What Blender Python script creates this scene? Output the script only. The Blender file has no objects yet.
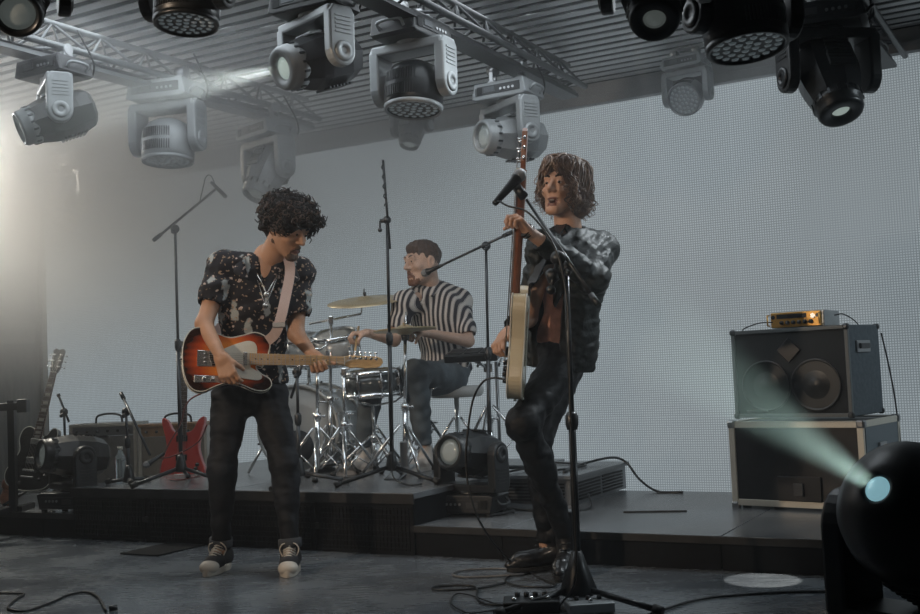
import bpy, bmesh, math, random
import numpy as np
from mathutils import Vector, Matrix, Euler, noise as mn
sc = bpy.context.scene
COL = sc.collection
PI = math.pi
R = math.radians
# ---------------------------------------------------------------- camera
FPX, CX, CY = 1100.0, 460.0, 307.0
cam_d = bpy.data.cameras.new('camera'); cam = bpy.data.objects.new('camera', cam_d); COL.objects.link(cam)
cam_d.sensor_width = 36.0; cam_d.lens = FPX / 920 * 36; cam_d.clip_start = 0.05
CAM = Vector((0, 0, 0.86))
CR = Matrix.Rotation(R(90 + 3.28), 3, 'X') @ Matrix.Rotation(R(-2.55), 3, 'Z')
cam.matrix_world = Matrix.Translation(CAM) @ CR.to_4x4()
sc.camera = cam
# ---------------------------------------------------------------- view and world
sc.view_settings.view_transform = 'Standard'; sc.view_settings.look = 'None'
sc.view_settings.exposure = 0.0; sc.view_settings.gamma = 1.0; sc.view_settings.use_curve_mapping = False
try:
    sc.cycles.use_denoising = True
    sc.cycles.volume_step_rate = 2.0
    sc.cycles.volume_max_steps = 64
    sc.cycles.max_bounces = 5; sc.cycles.volume_bounces = 0; sc.cycles.transparent_max_bounces = 6
    sc.cycles.diffuse_bounces = 3; sc.cycles.glossy_bounces = 3
    sc.cycles.sample_clamp_indirect = 3.0
except Exception: pass
world = bpy.data.worlds.new('world'); sc.world = world; world.use_nodes = True
bg = world.node_tree.nodes['Background']; bg.inputs[0].default_value = (0.10, 0.19, 0.27, 1); bg.inputs[1].default_value = 0.022

def W(px, py, Z):
    """the place in the room seen at a photograph pixel, Z metres ahead of the camera"""
    d = CR @ Vector(((px - CX) / FPX, (CY - py) / FPX, -1.0))
    return CAM + d * (Z / d.y)
def G(px, py, z):
    """the place on the level z seen at a photograph pixel"""
    d = CR @ Vector(((px - CX) / FPX, (CY - py) / FPX, -1.0))
    return CAM + d * ((z - CAM.z) / d.z)
SO = Vector((-0.913, 5.58, 0)); SA = R(-29.0)
SU = Vector((math.cos(SA), math.sin(SA), 0)); SV = Vector((-math.sin(SA), math.cos(SA), 0))
def S(u, v, z=0.0):
    return SO + SU * u + SV * v + Vector((0, 0, z))
def SW(px, py, v):
    """pixel -> point on the upright plane v of the stage frame"""
    d = CR @ Vector(((px - CX) / FPX, (CY - py) / FPX, -1.0))
    t = (v - (CAM - SO).dot(SV)) / d.dot(SV)
    return CAM + d * t

# ---------------------------------------------------------------- lights
def lamp(kind, name, loc, to, energy, color, **kw):
    d = bpy.data.lights.new(name, kind); d.energy = energy; d.color = color
    for k, v_ in kw.items(): setattr(d, k, v_)
    o = bpy.data.objects.new(name, d); COL.objects.link(o)
    o.location = loc
    o.rotation_euler = (Vector(to) - Vector(loc)).to_track_quat('-Z', 'Y').to_euler()
    return o
# front-of-house wash, above and behind the photographer
lamp('SPOT', 'front_wash_light', (-0.9, 0.1, 2.35), (-0.1, 5.0, 1.05), 95, (1.0, 0.82, 0.66), spot_size=R(34), spot_blend=0.5, shadow_soft_size=0.15)
lamp('SPOT', 'front_side_light', (-3.9, 1.4, 2.3), (-0.1, 5.0, 1.15), 400, (1.0, 0.78, 0.58), spot_size=R(36), spot_blend=0.5, shadow_soft_size=0.08)
lamp('SPOT', 'right_side_light', (4.2, 3.6, 2.3), (1.6, 5.0, 0.75), 130, (0.80, 0.93, 1.0), spot_size=R(50), spot_blend=0.5, shadow_soft_size=0.1)
# backlights hung from the rig
lamp('SPOT', 'back_light', (1.75, 5.3, 2.52), (0.4, 4.6, 1.5), 90, (0.86, 0.95, 1.0), spot_size=R(70), spot_blend=0.6, shadow_soft_size=0.08)
lamp('SPOT', 'back_light', (-3.05, 6.1, 2.42), (-0.6, 5.0, 0.9), 95, (0.92, 0.96, 1.0), spot_size=R(80), spot_blend=0.6, shadow_soft_size=0.08)
# broad panel added overhead to brighten the floor, standing for the rig's wash heads
lamp('AREA', 'rig_wash_fill', (-0.6, 5.0, 2.62), (-0.6, 5.2, 0), 42, (0.86, 0.94, 1.0), shape='RECTANGLE', size=3.5, size_y=1.5)
# lamp in the smoke, beyond the left edge
lamp('SPOT', 'smoke_light', (-3.6, 7.6, 2.56), (-0.9, 4.6, 1.4), 1000, (1.0, 0.97, 0.86), spot_size=R(120), spot_blend=1.0, shadow_soft_size=0.15)
# pool of light on the floor at the right
pool = G(762, 580, 0)
lamp('SPOT', 'pool_light', pool + Vector((-0.35, 0.25, 2.3)), pool, 330, (1.0, 0.97, 0.9), spot_size=R(7.2), spot_blend=0.15, shadow_soft_size=0.01)

# ---------------------------------------------------------------- materials
MATS = {}
def mat(name, col, rough=0.5, metal=0.0, spec=0.5, emit=None, estr=0.0, bump=0.0, bscale=60.0, var=0.0, vscale=8.0, coat=0.0, alpha=1.0, trans=0.0, stretch=(1, 1, 1)):
    if name in MATS: return MATS[name]
    m = bpy.data.materials.new(name); m.use_nodes = True; MATS[name] = m
    nt = m.node_tree; b = nt.nodes['Principled BSDF']
    b.inputs['Base Color'].default_value = (*col, 1); b.inputs['Roughness'].default_value = rough
    b.inputs['Metallic'].default_value = metal; b.inputs['Specular IOR Level'].default_value = spec
    b.inputs['Coat Weight'].default_value = coat; b.inputs['Alpha'].default_value = alpha
    b.inputs['Transmission Weight'].default_value = trans
    if emit: b.inputs['Emission Color'].default_value = (*emit, 1); b.inputs['Emission Strength'].default_value = estr
    if var or bump:
        tc = nt.nodes.new('ShaderNodeTexCoord'); mp = nt.nodes.new('ShaderNodeMapping'); mp.inputs['Scale'].default_value = stretch
        nt.links.new(tc.outputs['Object'], mp.inputs[0])
    if var:
        n = nt.nodes.new('ShaderNodeTexNoise'); n.inputs['Scale'].default_value = vscale; n.inputs['Detail'].default_value = 5
        nt.links.new(mp.outputs[0], n.inputs[0])
        mx = nt.nodes.new('ShaderNodeMix'); mx.data_type = 'RGBA'
        mx.inputs['A'].default_value = tuple(max(0, c * (1 - var)) for c in col) + (1,)
        mx.inputs['B'].default_value = tuple(min(1, c * (1 + var)) for c in col) + (1,)
        cr = nt.nodes.new('ShaderNodeMapRange'); cr.inputs[1].default_value = 0.35; cr.inputs[2].default_value = 0.65
        nt.links.new(n.outputs[0], cr.inputs[0]); nt.links.new(cr.outputs[0], mx.inputs['Factor'])
        nt.links.new(mx.outputs['Result'], b.inputs['Base Color'])
    if bump:
        n2 = nt.nodes.new('ShaderNodeTexNoise'); n2.inputs['Scale'].default_value = bscale; n2.inputs['Detail'].default_value = 3
        nt.links.new(mp.outputs[0], n2.inputs[0])
        bp = nt.nodes.new('ShaderNodeBump'); bp.inputs['Strength'].default_value = bump; bp.inputs['Distance'].default_value = 0.01
        nt.links.new(n2.outputs[0], bp.inputs['Height']); nt.links.new(bp.outputs[0], b.inputs['Normal'])
    return m
black_plastic = mat('black plastic', (0.010, 0.012, 0.014), 0.38, bump=0.05, bscale=200)
black_metal = mat('black metal', (0.012, 0.014, 0.016), 0.33, 0.3)
silver_plastic = mat('silver plastic', (0.30, 0.32, 0.33), 0.40, 0.2, var=0.12)
chrome = mat('chrome', (0.80, 0.82, 0.83), 0.20, 1.0)
steel = mat('steel', (0.35, 0.36, 0.37), 0.30, 0.9)
dark_steel = mat('dark steel', (0.06, 0.065, 0.07), 0.35, 0.7)
rubber = mat('rubber', (0.006, 0.006, 0.006), 0.6)
cable_rubber = mat('cable rubber', (0.005, 0.006, 0.007), 0.42)
lens_glass = mat('lens glass', (0.05, 0.06, 0.06), 0.06, 0.0, 0.8, coat=1.0)
lit_lens = mat('lit lens', (0.5, 0.55, 0.5), 0.1, 0, 0.5, emit=(0.78, 0.95, 0.88), estr=0.30)
blue_lens = mat('lit blue lens', (0.3, 0.5, 0.55), 0.1, 0, 0.5, emit=(0.42, 0.80, 0.92), estr=0.42)
dim_lens = mat('dim lens', (0.30, 0.33, 0.33), 0.12, 0, 0.8, coat=1.0, emit=(0.7, 0.8, 0.75), estr=0.07)
led_cell = mat('led cell', (0.35, 0.38, 0.40), 0.15, 0, 0.8, coat=1.0, emit=(0.6, 0.75, 0.8), estr=0.06)

# ---------------------------------------------------------------- mesh builder
def basis(zdir, up=Vector((0, 0, 1))):
    z = Vector(zdir).normalized(); u = Vector(up)
    if abs(z.dot(u)) > 0.98: u = Vector((0, 1, 0)) if abs(z.y) < 0.9 else Vector((1, 0, 0))
    x = u.cross(z).normalized(); y = z.cross(x)
    return Matrix((x, y, z)).transposed()
class MB:
    def __init__(s, M=None): s.v = []; s.f = []; s.m = []; s.M = M; s.mi = 0; s.sm = []
    def add(s, vs, fs, smooth=False):
        n = len(s.v)
        for p in vs:
            p = Vector(p); s.v.append(s.M @ p if s.M else p)
        for f in fs: s.f.append([i + n for i in f]); s.m.append(s.mi); s.sm.append(smooth)
        return s
    def box(s, c, size, rot=None, bev=0.0):
        c = Vector(c); hx, hy, hz = [q / 2 for q in size]
        if bev <= 0:
            vs = [Vector((x, y, z)) for x in (-hx, hx) for y in (-hy, hy) for z in (-hz, hz)]
            fs = [(0, 1, 3, 2), (4, 6, 7, 5), (0, 4, 5, 1), (2, 3, 7, 6), (0, 2, 6, 4), (1, 5, 7, 3)]
        else:
            b = min(bev, hx * .95, hy * .95, hz * .95)
            bm = bmesh.new(); bmesh.ops.create_cube(bm, size=1)
            for q in bm.verts: q.co = Vector((q.co.x * 2 * hx, q.co.y * 2 * hy, q.co.z * 2 * hz))
            bmesh.ops.bevel(bm, geom=bm.edges[:], offset=b, segments=2, profile=0.5, affect='EDGES')
            bm.verts.index_update()
            vs = [q.co.copy() for q in bm.verts]; fs = [[q.index for q in f.verts] for f in bm.faces]; bm.free()
        if rot is not None:
            r = rot if isinstance(rot, Matrix) else Euler(rot).to_matrix()
            vs = [r @ p for p in vs]
        return s.add([p + c for p in vs], fs)
    def span(s, a, b, bev=0.0):
        a = Vector(a); b = Vector(b)
        return s.box((a + b) / 2, [abs(q) for q in (b - a)], None, bev)
    def tube(s, pts, r, n=8, cap=True, smooth=True):
        pts = [Vector(p) for p in pts]; k = len(pts)
        rs = r if isinstance(r, (list, tuple)) else [r] * k
        vs = []; fs = []; prev = None
        for i, p in enumerate(pts):
            t = (pts[min(i + 1, k - 1)] - pts[max(i - 1, 0)])
            if t.length < 1e-9: t = Vector((0, 0, 1))
            t.normalize()
            if prev is None:
                x = t.orthogonal().normalized()
            else:
                x = (prev - t * prev.dot(t))
                x = x.normalized() if x.length > 1e-6 else t.orthogonal().normalized()
            prev = x; y = t.cross(x)
            for j in range(n):
                a = 2 * PI * j / n
                vs.append(p + (x * math.cos(a) + y * math.sin(a)) * rs[i])
        for i in range(k - 1):
            for j in range(n):
                fs.append((i * n + j, i * n + (j + 1) % n, (i + 1) * n + (j + 1) % n, (i + 1) * n + j))
        s.add(vs, fs, smooth)
        if cap:
            m0 = len(s.v) - len(vs)
            s.f.append([m0 + j for j in reversed(range(n))]); s.m.append(s.mi); s.sm.append(False)
            s.f.append([m0 + (k - 1) * n + j for j in range(n)]); s.m.append(s.mi); s.sm.append(False)
        return s
    def lathe(s, prof, c=(0, 0, 0), axis=(0, 0, 1), n=24, smooth=True, up=Vector((0, 0, 1)), sx=1.0, sy=1.0):
        c = Vector(c); B = basis(axis, up); vs = []; fs = []; k = len(prof)
        for (r, h) in prof:
            for j in range(n):
                a = 2 * PI * j / n
                vs.append(c + B @ Vector((r * math.cos(a) * sx, r * math.sin(a) * sy, h)))
        for i in range(k - 1):
            for j in range(n):
                fs.append((i * n + j, i * n + (j + 1) % n, (i + 1) * n + (j + 1) % n, (i + 1) * n + j))
        s.add(vs, fs, smooth); m0 = len(s.v) - len(vs)
        if prof[0][0] > 1e-6: s.f.append([m0 + j for j in reversed(range(n))]); s.m.append(s.mi); s.sm.append(False)
        if prof[-1][0] > 1e-6: s.f.append([m0 + (k - 1) * n + j for j in range(n)]); s.m.append(s.mi); s.sm.append(False)
        return s
    def cyl(s, a, b, r, n=16): return s.tube([a, b], r, n)
    def ball(s, c, r, n=12, sc=(1, 1, 1), rot=None):
        prof = [(max(1e-7, r * math.sin(PI * i / n)), -r * math.cos(PI * i / n)) for i in range(n + 1)]
        vs = []; fs = []; m = n + 4
        for (q, h) in prof:
            for j in range(m):
                a = 2 * PI * j / m; p = Vector((q * math.cos(a) * sc[0], q * math.sin(a) * sc[1], h * sc[2]))
                if rot is not None: p = rot @ p
                vs.append(p + Vector(c))
        for i in range(n):
            for j in range(m): fs.append((i * m + j, i * m + (j + 1) % m, (i + 1) * m + (j + 1) % m, (i + 1) * m + j))
        return s.add(vs, fs, True)
    def prism(s, outline, d0, d1, B=None, c=(0, 0, 0), bev=0.0, smooth=False):
        """2D outline (x,y) extruded from z=d0 to d1 in frame B at c"""
        c = Vector(c); n = len(outline)
        bm = bmesh.new()
        top = [bm.verts.new((x, y, d1)) for x, y in outline]; bot = [bm.verts.new((x, y, d0)) for x, y in outline]
        f1 = bm.faces.new(top); f0 = bm.faces.new(list(reversed(bot)))
        for i in range(n): bm.faces.new((top[i], bot[i], bot[(i + 1) % n], top[(i + 1) % n]))
        bmesh.ops.recalc_face_normals(bm, faces=bm.faces[:])
        if bev > 0:
            ed = list(set(f1.edges[:] + f0.edges[:]))
            bmesh.ops.bevel(bm, geom=ed, offset=bev, segments=2, profile=0.5, affect='EDGES')
        bm.verts.index_update()
        vs = [q.co.copy() for q in bm.verts]; fs = [[q.index for q in f.verts] for f in bm.faces]; bm.free()
        if B is not None: vs = [B @ p for p in vs]
        return s.add([p + c for p in vs], fs, smooth)
    def build(s, name, m, parent=None, loc=None, rot=None, label=None):
        me = bpy.data.meshes.new(name); me.from_pydata([tuple(p) for p in s.v], [], s.f)
        ms = m if isinstance(m, (list, tuple)) else [m]
        for q in ms: me.materials.append(q)
        me.polygons.foreach_set('material_index', s.m); me.polygons.foreach_set('use_smooth', s.sm)
        me.update()
        o = bpy.data.objects.new(name, me); COL.objects.link(o)
        if parent is not None: o.parent = parent
        if loc is not None: o.location = loc
        if rot is not None: o.rotation_euler = rot
        if label: o['label'] = label
        return o
def thing(name, label, cat, loc=(0, 0, 0), rot=(0, 0, 0), group=None):
    o = bpy.data.objects.new(name, None); COL.objects.link(o); o.empty_display_size = 0.05
    o.location = loc; o.rotation_euler = rot; o['label'] = label; o['category'] = cat
    if group: o['group'] = group
    return o
def tag(o, label, cat, group=None, kind=None):
    o['label'] = label; o['category'] = cat
    if group: o['group'] = group
    if kind: o['kind'] = kind
    return o
def struct(o, label=None):
    o['kind'] = 'structure'
    if label: o['label'] = label
    return o
def sm_curve(pts, n=8):
    """Catmull-Rom through the points"""
    P = [Vector(p) for p in pts]; P = [P[0] * 2 - P[1]] + P + [P[-1] * 2 - P[-2]]; out = []
    for i in range(1, len(P) - 2):
        for k in range(n):
            t = k / n; a, b, c, d = P[i - 1], P[i], P[i + 1], P[i + 2]
            out.append(0.5 * ((2 * b) + (c - a) * t + (2 * a - 5 * b + 4 * c - d) * t * t + (3 * b - a - 3 * c + d) * t ** 3))
    out.append(P[-2]); return out
# ================================================================ the room
def floor_material():
    m = bpy.data.materials.new('stage floor'); m.use_nodes = True; nt = m.node_tree; b = nt.nodes['Principled BSDF']
    tc = nt.nodes.new('ShaderNodeTexCoord')
    n1 = nt.nodes.new('ShaderNodeTexNoise'); n1.inputs['Scale'].default_value = 2.2; n1.inputs['Detail'].default_value = 8; n1.inputs['Roughness'].default_value = 0.65
    mp = nt.nodes.new('ShaderNodeMapping'); mp.inputs['Scale'].default_value = (3, 26, 1); mp.inputs['Rotation'].default_value = (0, 0, R(-33))
    n2 = nt.nodes.new('ShaderNodeTexNoise'); n2.inputs['Scale'].default_value = 2.0; n2.inputs['Detail'].default_value = 6
    nt.links.new(tc.outputs['Object'], n1.inputs[0]); nt.links.new(tc.outputs['Object'], mp.inputs[0]); nt.links.new(mp.outputs[0], n2.inputs[0])
    ad = nt.nodes.new('ShaderNodeMath'); ad.operation = 'MULTIPLY_ADD'; ad.inputs[1].default_value = 0.6
    nt.links.new(n2.outputs[0], ad.inputs[0]); nt.links.new(n1.outputs[0], ad.inputs[2])
    mr = nt.nodes.new('ShaderNodeMapRange'); mr.inputs[1].default_value = 0.6; mr.inputs[2].default_value = 1.0
    nt.links.new(ad.outputs[0], mr.inputs[0])
    cr = nt.nodes.new('ShaderNodeMix'); cr.data_type = 'RGBA'; cr.inputs['A'].default_value = (0.07, 0.080, 0.092, 1); cr.inputs['B'].default_value = (0.15, 0.165, 0.178, 1)
    nt.links.new(mr.outputs[0], cr.inputs['Factor']); nt.links.new(cr.outputs['Result'], b.inputs['Base Color'])
    rr = nt.nodes.new('ShaderNodeMapRange'); rr.inputs[3].default_value = 0.16; rr.inputs[4].default_value = 0.36
    nt.links.new(mr.outputs[0], rr.inputs[0]); nt.links.new(rr.outputs[0], b.inputs['Roughness'])
    bp = nt.nodes.new('ShaderNodeBump'); bp.inputs['Strength'].default_value = 0.18; bp.inputs['Distance'].default_value = 0.003
    nt.links.new(ad.outputs[0], bp.inputs['Height']); nt.links.new(bp.outputs[0], b.inputs['Normal'])
    return m
FLOOR_M = floor_material()
struct(MB().box((0, 4, -0.05), (16, 16, 0.1)).build('floor', FLOOR_M), 'dark scuffed stage floor reflecting the screen')
deck_top = mat('grey deck top', (0.12, 0.128, 0.136), 0.27, 0, 0.5, bump=0.10, bscale=20, var=0.25, vscale=3)
deck_side = mat('black deck cladding', (0.0035, 0.0045, 0.006), 0.65, 0, 0.15, var=0.25, vscale=6, stretch=(1, 1, 6))
deck_edge = mat('dark deck edge', (0.020, 0.020, 0.020), 0.5, 0, 0.3, var=0.3, vscale=9)
SM = Matrix.Translation(SO) @ Matrix.Rotation(SA, 4, 'Z')
def sroot(name, label=None):
    o = bpy.data.objects.new(name, None); COL.objects.link(o); o.matrix_world = SM; o['kind'] = 'structure'
    if label: o['label'] = label
    return o
# low platform along the whole back: decks side by side, each a top board and a clad front
low = sroot('floor_platform', 'long low dark platform step across the stage back')
deck_w = 1.0
for k in range(-6, 5):
    u0 = k * deck_w + 0.2
    MB().span((u0 + .002, 0, 0.112), (u0 + deck_w - .002, 1.5, 0.138), 0.003).build('deck_board', deck_top, low)
    MB().span((u0 + .002, 0.012, 0.0), (u0 + deck_w - .002, 0.035, 0.110)).build('front_panel', deck_side, low)
MB().span((-5.8, 0.04, 0.0), (5.2, 1.49, 0.108)).build('platform_frame', deck_side, low)
MB().span((-5.8, -0.004, 0.108), (5.2, 0.010, 0.140), 0.002).build('edge_strip', deck_edge, low)
# taller drum platform
tall = sroot('floor_drum_platform', 'taller dark platform under the drum kit')
U0, U1, TZ = -1.54, 0.757, 0.292
for k in range(2):
    a = U0 + (U1 - U0) * k / 2; b = U0 + (U1 - U0) * (k + 1) / 2
    MB().span((a + .002, -0.01, TZ - 0.028), (b - .002, 1.75, TZ), 0.003).build('deck_board', deck_top, tall)
MB().span((U0 + .01, 0.012, 0.139), (U1 - .01, 1.73, TZ - 0.03)).build('platform_frame', deck_side, tall)
MB().span((U0, -0.018, TZ - 0.05), (U1, -0.008, TZ - 0.004)).build('edge_strip', deck_edge, tall)
MB().span((U1 + .002, 0.82, TZ - 0.022), (1.22, 1.62, TZ - .002), 0.003).build('side_board', deck_top, tall)
g = MB().span((U1 + .002, 0.84, .139), (1.20, 1.60, TZ - .024))
g.build('side_frame', deck_top, tall)
for k in range(2):
    for j in range(6): MB().span((1.198, .90 + k * .34, .155 + j * .017), (1.206, 1.20 + k * .34, .164 + j * .017)).build('vent_slot', deck_side, tall)
for j in range(6): MB().span((.80, .834, .155 + j * .017), (1.15, .842, .164 + j * .017)).build('vent_slot', deck_side, tall)
# grille panels on its front: each a frame with a fine mesh of bars
nP = 4
for k in range(nP):
    a = U0 + (U1 - U0) * k / nP + .012; b = U0 + (U1 - U0) * (k + 1) / nP - .012
    g = MB().span((a, -0.004, 0.004), (b, 0.010, TZ - 0.055))
    x = a + .02
    while x < b - .015:
        g.span((x, -0.010, 0.02), (x + 0.005, -0.003, TZ - 0.07)); x += 0.021
    z = 0.03
    while z < TZ - .07:
        g.span((a + .02, -0.012, z), (b - .02, -0.004, z + 0.005)); z += 0.026
    o = g.build('grille_panel', deck_side, tall)
# ---------------- LED wall
WV = 2.12; LZ = 2.515
def led_material():
    m = bpy.data.materials.new('led screen'); m.use_nodes = True; nt = m.node_tree; nt.nodes.clear()
    out = nt.nodes.new('ShaderNodeOutputMaterial'); b = nt.nodes.new('ShaderNodeBsdfPrincipled')
    b.inputs['Base Color'].default_value = (0.02, 0.022, 0.025, 1); b.inputs['Roughness'].default_value = 0.6
    tc = nt.nodes.new('ShaderNodeTexCoord')
    sp = nt.nodes.new('ShaderNodeSeparateXYZ')
    geo = nt.nodes.new('ShaderNodeNewGeometry')
    vr = nt.nodes.new('ShaderNodeVectorRotate'); vr.rotation_type = 'Z_AXIS'; vr.inputs['Angle'].default_value = -SA
    nt.links.new(geo.outputs['Position'], vr.inputs['Vector']); nt.links.new(vr.outputs[0], sp.inputs[0])
    def M(op, a, b_=None, c=None):
        n = nt.nodes.new('ShaderNodeMath'); n.operation = op
        for i, q in enumerate((a, b_, c)):
            if q is None: continue
            if isinstance(q, (int, float)): n.inputs[i].default_value = q
            else: nt.links.new(q, n.inputs[i])
        return n.outputs[0]
    P = 0.0145
    def dot(s):
        f = M('FRACT', M('DIVIDE', s, P)); return M('ABSOLUTE', M('SUBTRACT', f, 0.5))
    dx = dot(sp.outputs[0]); dz = dot(sp.outputs[2])
    r = M('MAXIMUM', dx, dz)
    on = M('LESS_THAN', r, 0.30)
    lev = M('MULTIPLY_ADD', on, 0.50, 0.42)
    # uneven screen level: soft random clouds, then a fall from left to right
    n = nt.nodes.new('ShaderNodeTexNoise'); n.inputs['Scale'].default_value = 0.55; n.inputs['Detail'].default_value = 2
    nt.links.new(vr.outputs[0], n.inputs[0])
    ramp = nt.nodes.new('ShaderNodeMapRange'); ramp.inputs[1].default_value = 0.35; ramp.inputs[2].default_value = 0.65; ramp.inputs[3].default_value = 0.92; ramp.inputs[4].default_value = 1.06
    nt.links.new(n.outputs[0], ramp.inputs[0])
    st = M('MULTIPLY', lev, ramp.outputs[0])
    gr = nt.nodes.new('ShaderNodeMapRange'); gr.inputs[1].default_value = -3.0; gr.inputs[2].default_value = 5.5; gr.inputs[3].default_value = 1.18; gr.inputs[4].default_value = 0.82
    nt.links.new(sp.outputs[0], gr.inputs[0]); grad = gr.outputs[0]
    b.inputs['Emission Color'].default_value = (0.80, 0.93, 1.0, 1)
    nt.links.new(M('MULTIPLY', M('MULTIPLY', st, grad), 0.395), b.inputs['Emission Strength'])
    nt.links.new(b.outputs[0], out.inputs[0]); return m
LED_M = led_material()
back = sroot('wall_back', 'large pale glowing video wall of small square panels')
UL, UR = -4.21, 4.2
pw = 0.5; u = UL
while u < UR - .1:
    z = 0.015
    while z < LZ - .01:
        MB().span((u + .0005, WV, z + .0005), (u + pw - .0005, WV + 0.06, z + pw - .0005)).build('led_panel', LED_M, back)
        z += pw
    u += pw
# fascia above, ceiling
fascia_m = mat('pale fascia board', (0.20, 0.205, 0.21), 0.6, var=0.15, vscale=3)
slat_m = mat('grey ceiling slat', (0.62, 0.63, 0.64), 0.36, 0.3, var=0.08, vscale=3)
gap_shade_m = mat('ceiling gap shade', (0.010, 0.012, 0.014), 0.8)
CZ = 2.66
tr = sroot('trim_1', 'pale bulkhead between the video wall and the ceiling')
MB().span((UL - 1.5, WV - .06, LZ), (UR + 1, WV + .3, LZ + 0.055), .004).build('lower_board', fascia_m, tr)
MB().span((UL - 1.5, WV - .01, LZ + .055), (UR + 1, WV + .3, CZ)).build('upper_board', fascia_m, tr)
ce = sroot('ceiling', 'ceiling of parallel grey metal slats with gaps shaded by a black sheet')
MB().span((-6, -4.2, CZ + .001), (6, WV + .3, CZ + .10)).build('gap_shade_sheet', gap_shade_m, ce)  # black sheet laid on the slats; the shade in the gaps is its colour
sp_ = 0.108; v = WV - .08; proto = None
while v > -3.6:
    if proto is None:
        pr = [(-.032, -.001), (-.028, -.004), (.028, -.004), (.032, -.001), (.032, 0), (-.032, 0)]
        B = Matrix(((0, 0, 1), (1, 0, 0), (0, 1, 0)))
        proto = MB().prism(pr, -6, 6, B).build('slat', slat_m, ce, loc=(0, v, CZ))
    else:
        o = proto.copy(); COL.objects.link(o); o.parent = ce; o.location = (0, v, CZ)
    v -= sp_
# left side wall with panelled boards
wood_m = mat('dull wood panel', (0.085, 0.078, 0.068), 0.55, var=0.3, vscale=4, stretch=(8, 8, 1))
wood_l = mat('paler panel moulding', (0.16, 0.15, 0.13), 0.5, var=0.2, vscale=4)
left = sroot('wall_left', 'dull wood-panelled wall at the left edge')
MB().span((UL - .14, -4, 0), (UL - .05, WV + .3, CZ)).build('wall_core', wood_m, left)
for i in range(6):
    v1 = WV - 0.05 - i * .8
    MB().span((UL - .06, v1 - .76, 0.0), (UL - .035, v1, CZ - .02), .004).build('wood_board', wood_m, left)
    MB().span((UL - .04, v1 - .70, 1.25), (UL - .02, v1 - .06, 1.45), .004).build('moulding', wood_l, left)
MB().span((UL - .06, WV - .05, 0), (UL, WV - .005, CZ)).build('corner_post', wood_l, left)
# side and rear walls out of frame
dk = mat('black drape', (0.012, 0.013, 0.015), 0.9)
struct(MB().span((5.2, -2, 0), (5.3, 8, 3.4)).build('wall_right', dk))
struct(MB().span((-6.2, -2.1, 0), (5.3, -2.0, 4.0)).build('wall_front', dk))
# ---------------- haze
def haze():
    m = bpy.data.materials.new('stage haze'); m.use_nodes = True; nt = m.node_tree; nt.nodes.clear()
    out = nt.nodes.new('ShaderNodeOutputMaterial'); vs = nt.nodes.new('ShaderNodeVolumeScatter')
    vs.inputs['Color'].default_value = (0.96, 0.98, 1.0, 1); vs.inputs['Anisotropy'].default_value = 0.4
    geo = nt.nodes.new('ShaderNodeNewGeometry')
    def M(op, a, b_=None, c=None):
        n = nt.nodes.new('ShaderNodeMath'); n.operation = op
        for i, q in enumerate((a, b_, c)):
            if q is None: continue
            if isinstance(q, (int, float)): n.inputs[i].default_value = q
            else: nt.links.new(q, n.inputs[i])
        return n.outputs[0]
    def blob(c, r):
        mp = nt.nodes.new('ShaderNodeVectorMath'); mp.operation = 'SUBTRACT'; mp.inputs[1].default_value = c
        nt.links.new(geo.outputs['Position'], mp.inputs[0])
        dv = nt.nodes.new('ShaderNodeVectorMath'); dv.operation = 'DIVIDE'; dv.inputs[1].default_value = r; nt.links.new(mp.outputs[0], dv.inputs[0])
        ln = nt.nodes.new('ShaderNodeVectorMath'); ln.operation = 'LENGTH'; nt.links.new(dv.outputs[0], ln.inputs[0])
        q = M('MAXIMUM', M('SUBTRACT', 1.0, ln.outputs['Value']), 0.0); return M('MULTIPLY', q, q)
    d = M('ADD', M('MULTIPLY', blob((-2.7, 6.5, 2.3), (3.1, 2.3, 1.8)), 3.0), M('MULTIPLY', blob((-0.4, 6.9, 2.25), (2.2, 1.6, 1.1)), 0.7))
    n = nt.nodes.new('ShaderNodeTexNoise'); n.inputs['Scale'].default_value = 1.1; n.inputs['Detail'].default_value = 1.5
    nt.links.new(geo.outputs['Position'], n.inputs[0])
    d = M('MULTIPLY', d, M('MULTIPLY_ADD', n.outputs[0], 1.2, 0.4))
    dt = nt.nodes.new('ShaderNodeVectorMath'); dt.operation = 'DOT_PRODUCT'; dt.inputs[1].default_value = tuple(SV); nt.links.new(geo.outputs['Position'], dt.inputs[0])
    fr = nt.nodes.new('ShaderNodeMapRange'); fr.inputs[1].default_value = SO.dot(SV) - 2.4; fr.inputs[2].default_value = SO.dot(SV) - 1.75; fr.inputs[3].default_value = 0.0; fr.inputs[4].default_value = 0.018
    nt.links.new(dt.outputs['Value'], fr.inputs[0])
    d = M('ADD', d, fr.outputs[0])
    nt.links.new(d, vs.inputs['Density']); nt.links.new(vs.outputs[0], out.inputs['Volume'])
    o = MB().span((-4.08, -2.4, 0.02), (4.15, WV - .03, 2.60)).build('haze', m); o.matrix_world = SM
    o['kind'] = 'stuff'; o['label'] = 'pale drifting stage smoke, thickest at the upper left'; o['category'] = 'smoke'
    return o
haze()
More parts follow.
